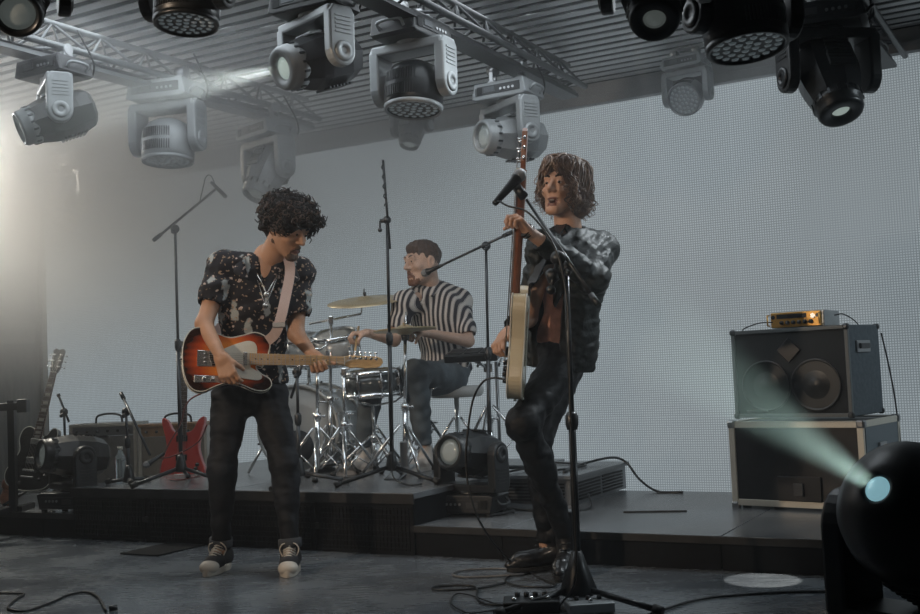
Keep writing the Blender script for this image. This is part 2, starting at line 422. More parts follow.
# ================================================================ truss and moving lights
tube_m = mat('truss tube', (0.20, 0.21, 0.215), 0.35, 0.7)
tube_d = mat('black truss tube', (0.03, 0.032, 0.035), 0.4, 0.5)
def truss(label, p0, L, m, yaw):
    """ladder truss: two chords over two, running back from p0"""
    t = thing('lighting_truss', label, 'truss', p0, (0, 0, yaw), 'trusses under the ceiling')
    w, h = 0.20, 0.14
    for (x, z) in ((-w / 2, 0), (w / 2, 0), (0, h)):
        MB().cyl((x, 0, z), (x, L, z), 0.017, 10).build('chord', m, t)
    k = 0; y = 0.1
    while y < L - .3:
        b = MB(); b.tube([(-w / 2, y, 0), (w / 2, y + .15, 0)], 0.008, 6); b.tube([(w / 2, y + .15, 0), (-w / 2, y + .3, 0)], 0.008, 6)
        b.tube([(-w / 2, y, 0), (0, y + .15, h), (-w / 2, y + .3, 0)], 0.008, 6); b.tube([(w / 2, y, 0), (0, y + .15, h), (w / 2, y + .3, 0)], 0.008, 6)
        b.build('lacing', m, t); y += 0.3; k += 1
    # flat lighting bar and the cable loom strapped on top
    MB().span((-.055, 0, -.055), (.055, L, -.035)).build('cable_tray', m, t)
    rnd = random.Random(7)
    for q in range(3):
        pts = [(rnd.uniform(-.05, .05) + .02 * math.sin(3 * i + q), L * i / 12, -.02 + 0.012 * rnd.random()) for i in range(13)]
        MB().tube(sm_curve(pts, 4), 0.008, 6).build('cable', cable_rubber, t)
    return t
TY = R(-31)
truss('dark truss over the two front musicians, running back to the bulkhead', (-0.95, 3.4, 2.475), 3.4, tube_d, -R(29))
truss('pale truss at the left, fading into smoke', (-2.95, 3.45, 2.475), 4.0, tube_m, -R(30.6))
truss('black truss at the right behind the big black moving light', (0.62, 2.9, 2.475), 3.6, tube_d, -R(30))

def rot_to(d, up=Vector((0, 0, 1))): return basis(d, up)
def moving_head(kind, pivot, pan, tilt, s, label, mb, ma, lens, floor=False, base_pan=None, body_m=None, group='moving lights on the rig', trussz=2.46, lensm=None, clamps=True, tag2=None, beam=None, lr=.072):
    flip = Matrix.Rotation(PI, 3, 'Y') if floor else Matrix.Identity(3)
    T = thing('moving_light', label, 'stage light', pivot, (0, 0, 0), group)
    Pn = Matrix.Rotation(pan, 3, 'Z') @ flip * s
    Bn = Matrix.Rotation(base_pan if base_pan is not None else pan, 3, 'Z') @ flip * s
    body_m = body_m or mb
    bz = 0.235
    # base
    b = MB(Bn.to_4x4())
    pr = [(-.19, 0), (-.17, .095), (.17, .095), (.19, 0), (.16, -.012), (-.16, -.012)]
    BB = Matrix(((1, 0, 0), (0, 0, 1), (0, 1, 0)))
    b.prism([(x, z + bz + .01) for x, z in pr], -.13, .13, BB, bev=.008)
    base = b.build('base', mb, T)
    b = MB(Bn.to_4x4()); b.box((0, -.132, bz + .055), (.30, .006, .055), None, .002)
    for q in range(6): b.box((-.155 + q * .008, -.136, bz + .05), (.003, .004, .05))
    b.build('display_panel', black_metal, base)
    b = MB(Bn.to_4x4()); b.box((-.06, -.137, bz + .056), (.075, .004, .032)); b.build('screen', tag2 or dark_steel, base)
    b = MB(Bn.to_4x4())
    for q in range(4): b.cyl((.02 + q * .028, -.134, bz + .05), (.02 + q * .028, -.140, bz + .05), .008, 8)
    b.build('button', steel, base)
    for sx in (-1, 1):
        b = MB(Bn.to_4x4()); b.tube(sm_curve([(sx * .185, -.07, bz + .03), (sx * .215, -.06, bz + .06), (sx * .215, .06, bz + .06), (sx * .185, .07, bz + .03)], 4), .009, 6); b.build('handle', ma, base)
    if not floor and clamps:
        top = (trussz - Vector(pivot).z) / s
        for sx in (-.10, .10):
            b = MB(Bn.to_4x4()); b.box((sx, 0, bz + .12), (.05, .07, .04), None, .004)
            b.span((sx - .012, -.03, bz + .12), (sx + .012, -.018, max(top, bz + .16))); b.span((sx - .012, .018, bz + .12), (sx + .012, .03, max(top, bz + .16)))
            b.cyl((sx - .03, 0, max(top, bz + .16)), (sx + .03, 0, max(top, bz + .16)), .035, 10)
            b.build('clamp', steel if ma is silver_plastic else dark_steel, T)
        b = MB(Bn.to_4x4()); b.tube(sm_curve([(.05, .1, bz + .10), (.13, .16, bz + .02), (.20, .12, bz + .10), (.16, .04, bz + .28)], 5), .006, 6); b.build('power_cable', cable_rubber, T)
    if floor:
        for sx in (-.15, .15):
            for sy in (-.1, .1):
                b = MB(Bn.to_4x4()); b.cyl((sx, sy, bz + .10), (sx, sy, bz + .13), .02, 10); b.build('foot', rubber, base)
    # yoke
    b = MB(Pn.to_4x4()); yw = .205 if kind == 'profile' else .19
    b.box((0, 0, bz - .035), (2 * yw + .03, .15, .05), None, .012); b.cyl((0, 0, bz - .02), (0, 0, bz + .01), .08, 20)
    yoke = b.build('yoke', ma, T)
    for sx in (-1, 1):
        o = [(-.075, .0), (-.075, .19), (-.05, .225), (.05, .225), (.075, .19), (.072, .0)] + [(.072 * math.cos(a), -.072 * math.sin(a)) for a in [PI * q / 10 for q in range(1, 10)]]
        b = MB(Pn.to_4x4()); BX = Matrix(((0, 0, 1), (1, 0, 0), (0, 1, 0)))
        x0 = sx * (yw - .028); x1 = sx * (yw + .028)
        b.prism(o, min(x0, x1), max(x0, x1), BX, bev=.010); b.build('yoke_arm', ma, yoke)
        b = MB(Pn.to_4x4()); b.lathe([(.050, 0), (.050, .006), (.040, .010), (.018, .010), (.018, .004)], (sx * (yw + .027), 0, 0), (sx, 0, 0), 20)
        for q in range(5): b.box((sx * (yw + .029), 0, .09 + q * .02), (.006, .09, .008))
        b.build('arm_cover', body_m if ma is black_plastic else silver_plastic, yoke)
    # head
    H = (Pn @ Matrix.Rotation(-tilt, 3, 'X')).to_4x4()        # local -Z = beam
    D = Vector((0, 0, -1))
    if kind == 'wash':
        b = MB(H)
        b.lathe([(.0, -.13), (.07, -.125), (.115, -.10), (.145, -.05), (.152, .0), (.150, .07), (.146, .115), (.138, .118), (.132, .112)], (0, 0, 0), D, 36)
        head = b.build('head', body_m, T)
        for si in (0, PI):
            for (h0, h1) in ((-.055, .0), (.02, .075)):
                b = MB(H)
                for q in range(14):
                    a = -PI / 2 + (q - 6.5) * .085 + si; c, sn = math.cos(a), math.sin(a)
                    b.box((c * .151, sn * .151, -(h0 + h1) / 2), (.008, .006, h1 - h0), Matrix.Rotation(a, 3, 'Z'))
                b.build('cooling_fins', black_metal if body_m is not black_plastic else dark_steel, head)['kind'] = 'stuff'
        b = MB(H); b.lathe([(.132, .100), (.132, .106), (.0, .106)], (0, 0, 0), D, 32); face = b.build('lens_plate', black_metal, head)
        b = MB(H); n = 0
        for ring, cnt in ((0, 1), (.038, 6), (.076, 12), (.112, 18)):
            for q in range(cnt):
                a = 2 * PI * q / cnt + ring * 3; c = Vector((ring * math.cos(a), ring * math.sin(a), 0))
                b.lathe([(.0155, .106), (.0155, .112), (.010, .116), (0, .117)], c, D, 6)
        b.build('led_lens_array', lensm or led_cell, face)['kind'] = 'stuff'
        b = MB(H); b.lathe([(.134, .104), (.134, .122), (.146, .122), (.150, .100)], (0, 0, 0), D, 36); b.build('lens_ring', ma, head)
    else:
        b = MB(H)
        b.lathe([(.0, -.235), (.09, -.232), (.115, -.21), (.138, -.13), (.142, 0.0), (.135, .05), (.118, .12), (.112, .14)], (0, 0, 0), D, 8 if kind == 'profile' else 28, smooth=False, sx=1.05)
        head = b.build('head', body_m, T)
        b = MB(H); b.lathe([(.113, .12), (.113, .165), (.106, .17), (.106, .20), (.098, .215), (.088, .217), (lr + .012, .215), (lr + .003, .20), (lr, .17)] if kind != 'beam' else [(.142, .02), (.150, .06), (.146, .10), (.128, .150), (.090, .190), (.056, .210), (.034, .219), (.028, .217), (.026, .20)], (0, 0, 0), D, 40); b.build('front_barrel', ma, head)
        b = MB(H)
        for q in range(16 if kind != 'beam' else 0):
            a = 2 * PI * q / 16; b.box((math.cos(a) * .113, math.sin(a) * .113, -.145), (.010, .012, .03), Matrix.Rotation(a, 3, 'Z'))
        if kind != 'beam': b.build('barrel_ribs', dark_steel, head)['kind'] = 'stuff'
        b = MB(H); b.lathe(([(.0, .221), (.016, .220), (.026, .214)][::-1] if kind == 'beam' else [(.0, .206), (lr * .6, .203), (lr + .002, .194)][::-1]), (0, 0, 0), D, 24); b.build('lens', lens, head, label='glowing round lens' if lens in (lit_lens, blue_lens) else None)
        for sg in (-1, 1):
            b = MB(H)
            for q in range(7): b.box((0, sg * .139, .13 - q * .022), (.12, .012, .009))
            b.build('cooling_fins', dark_steel if body_m is not black_plastic else black_metal, head)['kind'] = 'stuff'
        b = MB(H); b.box((0, -.135, .0), (.13, .015, .07), None, .004); b.build('head_cover', ma, head)
    dirw = (H.to_3x3() @ D).normalized(); lp = Vector(pivot) + H.to_3x3() @ (D * (.2225 if kind == 'beam' else .235))
    if beam: lamp('SPOT', 'beam_light', lp + dirw * .006, lp + dirw, beam[0], beam[2], spot_size=R(beam[1]), spot_blend=.3, shadow_soft_size=.02)
    return T
BP, SP = black_plastic, silver_plastic
grey_p = mat('grey plastic', (0.035, 0.037, 0.04), 0.35, 0.2, var=0.1)
G1 = 'moving lights on the rig'
moving_head('profile', W(15, -4, 3.8), R(25), R(50), .80, 'black moving light cut off by the top left corner', BP, BP, dim_lens, group=G1)
moving_head('wash', W(187, 0, 4.1), R(-20), R(6), .83, 'black moving light with a honeycomb face, second along the top edge from the left', BP, BP, None, group=G1)
moving_head('profile', W(55, 118, 5.2), R(-62), R(68), .80, 'smoke-veiled silver and black moving light hanging at the far left', grey_p, SP, dim_lens, base_pan=R(-28), body_m=grey_p, group=G1)
moving_head('wash', W(168, 142, 5.8), R(-15), R(4), .92, 'drum-shaped moving light almost lost in pale smoke', SP, SP, None, body_m=SP, group=G1)
moving_head('profile', W(268, 172, 6.5), R(-45), R(32), .85, 'smoke-veiled moving light pointing down above the curly-haired guitarist', SP, SP, dim_lens, body_m=SP, group=G1)
moving_head('profile', W(316, 62, 4.6), R(-48), R(72), .86, 'black moving light with a pale yoke arm, throwing a beam to the left', BP, SP, lit_lens, base_pan=R(-28), body_m=grey_p, group=G1, beam=(1000, 17, (.9, 1, .95)), lr=.052)
moving_head('wash', W(414, 88, 4.95), R(-28), R(7), .90, 'black and silver drum-shaped moving light with a honeycomb face, above the drummer', BP, SP, None, body_m=black_metal, base_pan=R(60), group=G1)
moving_head('profile', W(510, 138, 5.8), R(-58), R(88), .85, 'silver moving light with round lens beside the raised guitar headstock', SP, SP, dim_lens, base_pan=R(-30), body_m=SP, group=G1)
moving_head('profile', W(412, 128, 7.0), R(-30), R(20), .62, 'small dark moving light in the smoke below the honeycomb light', grey_p, grey_p, dim_lens, group=G1, trussz=2.3)
moving_head('profile', W(655, -8, 3.6), R(-15), R(38), .78, 'black moving light with a round lens, cut by the top edge right of centre', BP, BP, dim_lens, lr=.045, group=G1)
moving_head('wash', W(743, 18, 3.85), R(20), R(8), .98, 'largest black drum-shaped moving light with pale honeycomb face', BP, BP, None, group=G1)
moving_head('profile', W(829, 78, 4.6), R(10), R(26), .90, 'black moving light with small bright lens hanging before the video wall at the right', black_metal, BP, lit_lens, base_pan=R(-24), body_m=black_metal, group=G1, lr=.038)
moving_head('wash', W(688, 96, 6.3), R(-35), R(62), .66, 'small pale moving light in front of the bulkhead, right of the singer', SP, SP, None, body_m=SP, group=G1, trussz=2.45)
moving_head('profile', W(70, 200, 7.8), R(-35), R(20), .9, 'faint moving light deep in the smoke at the left', SP, SP, dim_lens, body_m=SP, group=G1)
G2 = 'moving lights standing on the floor'
p = G(473, 517, .138); moving_head('profile', p + Vector((0, .10, .36 * .84)), R(-38), R(82), .84, 'black moving light standing on the low platform at centre, lens glowing', BP, BP, dim_lens, floor=True, base_pan=R(-25), group=G2)
q_ = W(72, 458, 6.5); moving_head('profile', Vector((q_.x, q_.y, .138 + .365 * .88)), R(-48), R(84), .88, 'black moving light on the low platform at the left beside the sunburst guitar', BP, BP, dim_lens, floor=True, base_pan=R(-20), group=G2)
p17 = W(932, 527, 2.75); moving_head('beam', p17, R(-52), R(63), 1.2, 'glossy black moving light in the right foreground with a blue-lit lens', BP, BP, blue_lens, floor=True, base_pan=R(-8), group=G2, beam=(1000, 15, (.70, 1, .88)), body_m=mat('gloss black', (0.003, 0.004, 0.005), 0.22, coat=0.25))
# ================================================================ smooth bodies: distance fields meshed by surface nets
V3 = lambda *a: np.array(a, dtype=np.float32)
def nv(p): return np.array(tuple(p), dtype=np.float32)
class Field:
    def __init__(s): s.ops = []
    def _add(s, op, fn, k): s.ops.append((op, fn, k)); return s
    def cone(s, a, b, ra, rb, k=0.02, op='u', flat=None, ff=1.0, rip=0.0, freq=60.0, ph=0.0):
        a = nv(a); b = nv(b); ab = b - a; L2 = float(ab @ ab) + 1e-12; L = math.sqrt(L2)
        fl = None if flat is None else nv(Vector(flat).normalized())
        def fn(P):
            q = P - a; t = np.clip(q @ ab / L2, 0, 1); d = q - t[:, None] * ab
            if fl is not None:
                c = d @ fl; d = d + np.outer(c * (1 / ff - 1), fl)
            r = ra + (rb - ra) * t
            if rip: r = r + rip * np.sin(freq * t * L + ph + 14 * d[:, 0] + 9 * d[:, 1]) * (0.4 + 0.6 * np.sin(6 * t + ph) ** 2)
            return np.sqrt((d * d).sum(1)) - r
        return s._add(op, fn, k)
    def ell(s, c, r, M=None, k=0.02, op='u'):
        c = nv(c); r = V3(*r); Mi = None if M is None else np.array(M, dtype=np.float32)
        def fn(P):
            q = P - c
            if Mi is not None: q = q @ Mi
            k0 = np.sqrt(((q / r) ** 2).sum(1)); k1 = np.sqrt(((q / (r * r)) ** 2).sum(1)) + 1e-9
            return np.where(k0 < 1e-4, -float(min(r)), k0 * (k0 - 1) / k1)
        return s._add(op, fn, k)
    def boxp(s, c, h, M=None, rr=0.01, k=0.01, op='u'):
        c = nv(c); h = V3(*h) - rr; Mi = None if M is None else np.array(M, dtype=np.float32)
        def fn(P):
            q = P - c
            if Mi is not None: q = q @ Mi
            q = np.abs(q) - h
            return np.sqrt((np.maximum(q, 0) ** 2).sum(1)) + np.minimum(q.max(1), 0) - rr
        return s._add(op, fn, k)
    def plane(s, p, n, k=0.004, op='i'):
        """keep what lies behind the plane whose outward normal is n"""
        p = nv(p); n = nv(Vector(n).normalized())
        return s._add(op, lambda P: (P - p) @ n, k)
    def noise(s, amp, f, seed=0):
        r = np.random.RandomState(seed); K = r.randn(5, 3).astype(np.float32); K /= np.linalg.norm(K, axis=1)[:, None]; ph = r.rand(5) * 6
        def fn(P):
            w = np.zeros(len(P), np.float32)
            for i in range(5):
                w = w + np.sin(f * (1 + .35 * i) * (P @ K[i]) + ph[i] + 1.3 * np.sin(f * .5 * (P @ K[(i + 1) % 5]))) / (1 + .3 * i)
            return w * amp / 2.5
        s.ops.append(('d', fn, 0)); return s
    def __call__(s, P):
        d = None
        for op, fn, k in s.ops:
            e = fn(P)
            if d is None: d = e; continue
            if op == 'd': d = d + e; continue
            if op == 'u':
                h = np.maximum(k - np.abs(d - e), 0) / k; d = np.minimum(d, e) - h * h * k * .25
            elif op == 's':
                e = -e; h = np.maximum(k - np.abs(d - e), 0) / k; d = np.maximum(d, e) + h * h * k * .25
            else:
                h = np.maximum(k - np.abs(d - e), 0) / k; d = np.maximum(d, e) + h * h * k * .25
        return d.astype(np.float32)
def mesh_field(F, lo, hi, h):
    lo = nv(lo); hi = nv(hi); B = 8
    nb = np.maximum(1, np.ceil((hi - lo) / (h * B)).astype(int))
    bc = np.stack(np.meshgrid(*[np.arange(n) for n in nb], indexing='ij'), -1).reshape(-1, 3)
    cen = lo + (bc + .5) * (B * h)
    dc = np.concatenate([F(cen[i:i + 200000]) for i in range(0, len(cen), 200000)])
    near = np.abs(dc) < B * h * 1.25
    N = nb * B + 1
    D = np.empty(tuple(N), np.float32)
    full = np.repeat(np.repeat(np.repeat(dc.reshape(nb), B, 0), B, 1), B, 2)
    D[:] = 1.0; D[:-1, :-1, :-1] = full
    idx = bc[near]
    g = np.stack(np.meshgrid(*[np.arange(B + 1)] * 3, indexing='ij'), -1).reshape(-1, 3)
    for i in range(0, len(idx), 300):
        sub = idx[i:i + 300]; I = (sub[:, None, :] * B + g[None]).reshape(-1, 3)
        D[I[:, 0], I[:, 1], I[:, 2]] = F((lo + I * h).astype(np.float32))
    sgn = D < 0
    c = sgn[:-1, :-1, :-1].astype(np.int8)
    tot = np.zeros(tuple(N - 1), np.int8)
    for dx in (0, 1):
        for dy in (0, 1):
            for dz in (0, 1): tot += sgn[dx:N[0] - 1 + dx, dy:N[1] - 1 + dy, dz:N[2] - 1 + dz]
    cells = np.argwhere((tot > 0) & (tot < 8))
    if len(cells) == 0: return np.zeros((0, 3)), np.zeros((0, 4), int)
    vid = -np.ones(tuple(N - 1), np.int32); vid[cells[:, 0], cells[:, 1], cells[:, 2]] = np.arange(len(cells))
    acc = np.zeros((len(cells), 3)); cnt = np.zeros(len(cells))
    C8 = [(a, b, c_) for a in (0, 1) for b in (0, 1) for c_ in (0, 1)]
    for i, a in enumerate(C8):
        for b in C8[i + 1:]:
            if sum(abs(x - y) for x, y in zip(a, b)) != 1: continue
            A = cells + a; Bq = cells + b
            da = D[A[:, 0], A[:, 1], A[:, 2]]; db = D[Bq[:, 0], Bq[:, 1], Bq[:, 2]]
            m = (da < 0) != (db < 0); t = np.where(m, da / np.where(m, da - db, 1), 0)
            acc += np.where(m[:, None], np.array(a) + t[:, None] * (np.array(b) - np.array(a)), 0); cnt += m
    verts = lo + (cells + acc / np.maximum(cnt, 1)[:, None]) * h
    quads = []
    for ax in range(3):
        o = [1, 2] if ax == 0 else ([2, 0] if ax == 1 else [0, 1])
        s0 = [slice(None)] * 3; s1 = [slice(None)] * 3; s0[ax] = slice(0, N[ax] - 1); s1[ax] = slice(1, N[ax])
        e = np.argwhere(sgn[tuple(s0)] != sgn[tuple(s1)])
        e = e[(e[:, o[0]] > 0) & (e[:, o[1]] > 0) & (e[:, o[0]] < N[o[0]] - 1) & (e[:, o[1]] < N[o[1]] - 1)]
        inside = sgn[e[:, 0], e[:, 1], e[:, 2]]
        def cell(d0, d1):
            q = e.copy(); q[:, o[0]] += d0; q[:, o[1]] += d1; return vid[q[:, 0], q[:, 1], q[:, 2]]
        q = np.stack([cell(-1, -1), cell(0, -1), cell(0, 0), cell(-1, 0)], 1)
        q[~inside] = q[~inside][:, ::-1]; quads.append(q)
    quads = np.concatenate(quads); quads = quads[(quads >= 0).all(1)]
    return verts, quads
class Soft:
    """collects meshed fields into one mesh"""
    def __init__(s): s.v = []; s.f = []; s.n = 0
    def add(s, F, lo, hi, h):
        lo = nv(lo); hi = nv(hi); v, q = mesh_field(F, np.minimum(lo, hi), np.maximum(lo, hi), h)
        s.v.append(v); s.f.append(q + s.n); s.n += len(v); return s
    def build(s, name, m, parent=None, L=None, label=None, smooth=1, matfn=None):
        v = np.concatenate(s.v); f = np.concatenate(s.f)
        if L is not None: v = v - nv(L)
        me = bpy.data.meshes.new(name); me.vertices.add(len(v)); me.vertices.foreach_set('co', v.astype(np.float32).ravel())
        me.loops.add(len(f) * 4); me.loops.foreach_set('vertex_index', f.astype(np.int32).ravel())
        me.polygons.add(len(f)); me.polygons.foreach_set('loop_start', np.arange(len(f), dtype=np.int32) * 4)
        try: me.polygons.foreach_set('loop_total', np.full(len(f), 4, dtype=np.int32))
        except Exception: pass
        me.polygons.foreach_set('use_smooth', np.ones(len(f), bool))
        for q in (m if isinstance(m, (list, tuple)) else [m]): me.materials.append(q)
        if matfn is not None:
            cen = v[f].mean(1) + (nv(L) if L is not None else 0)
            me.polygons.foreach_set('material_index', matfn(cen).astype(np.int32))
        me.update(calc_edges=True); me.validate()
        o = bpy.data.objects.new(name, me); COL.objects.link(o)
        if parent is not None: o.parent = parent
        if label: o['label'] = label
        return o
def frame3(fwd, up=(0, 0, 1)):
    """columns: x = the figure's left, y = back, z = up; the face looks along -y"""
    y = -Vector(fwd).normalized(); z = Vector(up); z = (z - y * z.dot(y)).normalized(); x = y.cross(z)
    return Matrix((x, y, z)).transposed()
def head_field(c, M, s=1.0, mouth=0.0, jaw=1.0, neck=None, lid=.0205, nose=1.0):
    F = Field(); c = Vector(c)
    p = lambda x, y, z: c + M @ Vector((x * s, y * s, z * s))
    E = lambda q, r, k=.02, op='u', MM=None: F.ell(p(*q), [a * s for a in r], MM or M, k * s, op)
    K = lambda a, b, ra, rb, k=.02, op='u': F.cone(p(*a), p(*b), ra * s, rb * s, k * s, op)
    E((0, .018, .032), (.076, .094, .084))
    E((0, -.022, -.02), (.060, .066, .082), .03)
    for sx in (-1, 1):
        K((sx * .052, .0, -.045), (sx * .02, -.066, -.094 - mouth * .4), .020 * jaw, .016 * jaw, .03)
        E((sx * .043, -.058, -.018), (.022, .022, .018), .02)
    E((0, -.073, -.098 - mouth * .5), (.022 * jaw, .018, .016), .02)
    K((-.036, -.078, .034), (.036, -.078, .034), .011, .011, .02)
    for sx in (-1, 1): E((sx * .031, -.101, .014), (.019, .018, .013), .012, 's')
    for sx in (-1, 1): E((sx * .030, -.072, .014), (.0135, .0135, .0135), .004)
    for sx in (-1, 1): E((sx * .030, -.0735, lid), (.0160, .0152, .0085), .003); E((sx * .030, -.073, .0035), (.0155, .0140, .0060), .003)
    K((0, -.080, .024), (0, -.104 * nose, -.018), .0080 * nose, .0108 * nose, .012)
    for sx in (-1, 1): E((sx * .011, -.094, -.023), (.009, .010, .008), .008)
    E((0, -.084, -.056), (.024, .012, .0065), .008); E((0, -.083, -.068 - mouth), (.021, .012, .0075), .008)
    if mouth: E((0, -.092, -.062 - mouth * .5), (.017, .022, .004 + mouth * .55), .004, 's')
    else: E((0, -.099, -.0615), (.026, .008, .0015), .003, 's')
    for sx in (-1, 1):
        E((sx * .078, .012, .0), (.009, .020, .031), .008); E((sx * .084, .008, .002), (.006, .011, .018), .006, 's')
    if neck is not None: F.cone(p(0, .025, -.05), neck, .054 * s, .060 * s, .03)
    return F, p
def finger_chain(p0, d, n, lens, curls, spread=0):
    """joints of one finger: d its direction, n the palm normal it curls towards"""
    out = [Vector(p0)]; d = Vector(d).normalized(); ax = d.cross(Vector(n)).normalized()
    for L, a in zip(lens, curls):
        d = Matrix.Rotation(a, 3, ax) @ d; out.append(out[-1] + d * L)
    return out
def hand_field(w, fdir, pn, side, curls, thumb=(0.5, 0.5), s=1.0, elbow=None, tout=0.0):
    """w wrist; fdir knuckle direction; pn palm normal; side direction of the thumb; curls four triples"""
    F = Field(); y = Vector(fdir).normalized(); n = Vector(pn); n = (n - y * n.dot(y)).normalized(); x = Vector(side); x = (x - y * x.dot(y) - n * x.dot(n)).normalized()
    p = lambda a, b, c: Vector(w) + (x * a + y * b + n * c) * s
    first = True
    xs = [.031, .0105, -.0105, -.030]; ys = [.088, .092, .087, .078]; Ls = [.072, .080, .074, .058]
    for i in range(4):
        F.cone(p(xs[i] * .55, .005, 0), p(xs[i], ys[i], 0), .0155 * s, .0115 * s, .012)
        ch = finger_chain(p(xs[i], ys[i], 0), y + x * (xs[i] * 1.6), n, [Ls[i] * q * s for q in (.45, .30, .25)], curls[i])
        r = [.0098, .0088, .0080, .0066]
        for q in range(3): F.cone(ch[q], ch[q + 1], r[q] * s, r[q + 1] * s, .004)
    F.cone(p(.020, .018, .004), p(.038, .045, .012), .017 * s, .0135 * s, .014)
    td = (x * .65 + y * .75 + n * thumb[0]).normalized()
    ch = finger_chain(p(.038, .045, .012), td, n - x * .4, [.036 * s, .030 * s], [thumb[1] * .5, thumb[1]])
    F.cone(ch[0], ch[1], .0118 * s, .0105 * s, .008); F.cone(ch[1], ch[2], .0102 * s, .0078 * s, .004)
    if elbow is not None: F.cone(Vector(w) + (Vector(elbow) - Vector(w)).normalized() * .07, p(0, .01, 0), .029 * s, .024 * s, .02, flat=n, ff=.85)
    return F
def bounds(pts, m):
    P = np.array([tuple(p) for p in pts]); return P.min(0) - m, P.max(0) + m
def skin_mat(name, col, dark=0.5):
    m = mat(name, col, 0.50, 0, 0.4, bump=0.04, bscale=120, var=0.10, vscale=14)
    b = m.node_tree.nodes['Principled BSDF']; b.inputs['Subsurface Weight'].default_value = 0.0
    return m
def arm_field(F, sh, el, wr, g=0.0, k=.02, rs=1.0, rip=0.0):
    F.cone(sh, el, (.050 + g) * rs, (.037 + g) * rs, k, rip=rip, freq=90)
    F.cone(el, wr, (.038 + g) * rs, (.025 + g) * rs, k, rip=rip, freq=90, ph=2)
def leg_field(F, hp, kn, an, g=0.0, k=.02, rip=0.0, back=None, rs=1.0):
    F.cone(hp, kn, (.082 + g) * rs, (.053 + g) * rs, k, rip=rip * .6, freq=55)
    F.cone(kn, an, (.053 + g) * rs, (.034 + g) * rs, k, rip=rip, freq=75, ph=1.5)
    mid = Vector(kn) * .68 + Vector(an) * .32
    bk = Vector(back) if back is not None else Vector((0, 1, 0))
    F.ell(mid + bk * .018, ((.047 + g) * rs, (.047 + g) * rs, .11), basis(Vector(an) - Vector(kn)), k)
def torso_field(F, P, C, N, SL, SR, TM, g=0.0, k=.05, w=1.0, neck=True):
    P = Vector(P); C = Vector(C); N = Vector(N)
    F.ell(P, ((.155 + g) * w, .105 + g, .115 + g), TM, k)
    F.cone(P, C, (.130 + g) * w, (.145 + g) * w, k, flat=TM.col[1], ff=.68)
    F.ell(C + (N - C) * .1, ((.160 + g) * w, .108 + g, .165 + g), TM, k)
    top = C + (N - C) * .72
    for s_ in (SL, SR):
        F.cone(top, Vector(s_), .060 + g, .052 + g, k * .8)
    if neck: F.cone(C + (N - C) * .6, N + (N - C).normalized() * .03, .062 + g, .056 + g, .04)
# ================================================================ the curly-haired guitarist
hair_dark = mat('dark brown hair', (0.009, 0.007, 0.007), 0.6, 0, 0.2)
hair_lit = mat('brown hair', (0.060, 0.037, 0.024), 0.5, 0, 0.4)  # lighter copy of the hair colour, painting in lit highlights
lip_m = mat('lips', (0.20, 0.085, 0.065), 0.45)
eye_w = mat('eye white', (0.45, 0.43, 0.40), 0.25)
eye_d = mat('eye iris', (0.02, 0.013, 0.008), 0.15)
silver = mat('polished silver', (0.6, 0.6, 0.58), 0.2, 1.0)
def eyes(pf, M, root, L, z=.014, lid=True):
    for sx in (-1, 1):
        b = MB(); b.ball(pf(sx * .030, -.0745, z) - L, .0125, 10); e = b.build('eye', eye_w, root)
        b = MB(); b.lathe([(0.0062, 0), (0.0045, .0022), (0, .003)], pf(sx * .030, -.0862, z - .001) - L, M @ Vector((0, -1, 0)), 12); b.build('iris', eye_d, e)
def brows(pf, root, L, m, zz=.040, r=.0045):
    for sx in (-1, 1):
        b = MB(); b.tube(sm_curve([pf(sx * .014, -.0885, zz - .004) - L, pf(sx * .030, -.088, zz + .003) - L, pf(sx * .048, -.074, zz - .003) - L], 4), [r * .8] * 3 + [r] * 4 + [r * .5] * 2, 6); b.build('eyebrow', m, root)

def feather_mat(name, base, dots, pale):
    m = bpy.data.materials.new(name); m.use_nodes = True; nt = m.node_tree; b = nt.nodes['Principled BSDF']; b.inputs['Roughness'].default_value = .75
    b.inputs['Specular IOR Level'].default_value = .2
    tc = nt.nodes.new('ShaderNodeTexCoord')
    def vor(scale, thr, st=(1, 1, 1), loc=(0, 0, 0)):
        mp = nt.nodes.new('ShaderNodeMapping'); mp.inputs['Scale'].default_value = st; mp.inputs['Location'].default_value = loc; mp.inputs['Rotation'].default_value = (0, .5, .2)
        nz = nt.nodes.new('ShaderNodeTexNoise'); nz.inputs['Scale'].default_value = 28; nt.links.new(tc.outputs['Object'], nz.inputs[0]); vm = nt.nodes.new('ShaderNodeVectorMath'); vm.operation = 'MULTIPLY_ADD'; vm.inputs[1].default_value = (.05, .05, .05); nt.links.new(nz.outputs['Color'], vm.inputs[0]); nt.links.new(tc.outputs['Object'], vm.inputs[2]); nt.links.new(vm.outputs[0], mp.inputs[0])
        v_ = nt.nodes.new('ShaderNodeTexVoronoi'); v_.inputs['Scale'].default_value = scale; nt.links.new(mp.outputs[0], v_.inputs['Vector'])
        mr = nt.nodes.new('ShaderNodeMapRange'); mr.inputs[1].default_value = thr; mr.inputs[2].default_value = thr * .8; nt.links.new(v_.outputs['Distance'], mr.inputs[0]); return mr.outputs[0]
    def mix(a, fac, colr):
        x = nt.nodes.new('ShaderNodeMix'); x.data_type = 'RGBA'; x.inputs['B'].default_value = (*colr, 1)
        if isinstance(a, tuple): x.inputs['A'].default_value = (*a, 1)
        else: nt.links.new(a, x.inputs['A'])
        nt.links.new(fac, x.inputs['Factor']); return x.outputs['Result']
    c = mix(base, vor(9, .36, (2.0, 1.5, .6), (.3, .1, 0)), pale)
    c = mix(c, vor(46, .26), dots); c = mix(c, vor(30, .24, (1, 1, 1), (.7, .2, .9)), (dots[0] * 1.5, dots[1] * 1.7, dots[2] * 2.2))
    nt.links.new(c, b.inputs['Base Color']); return m
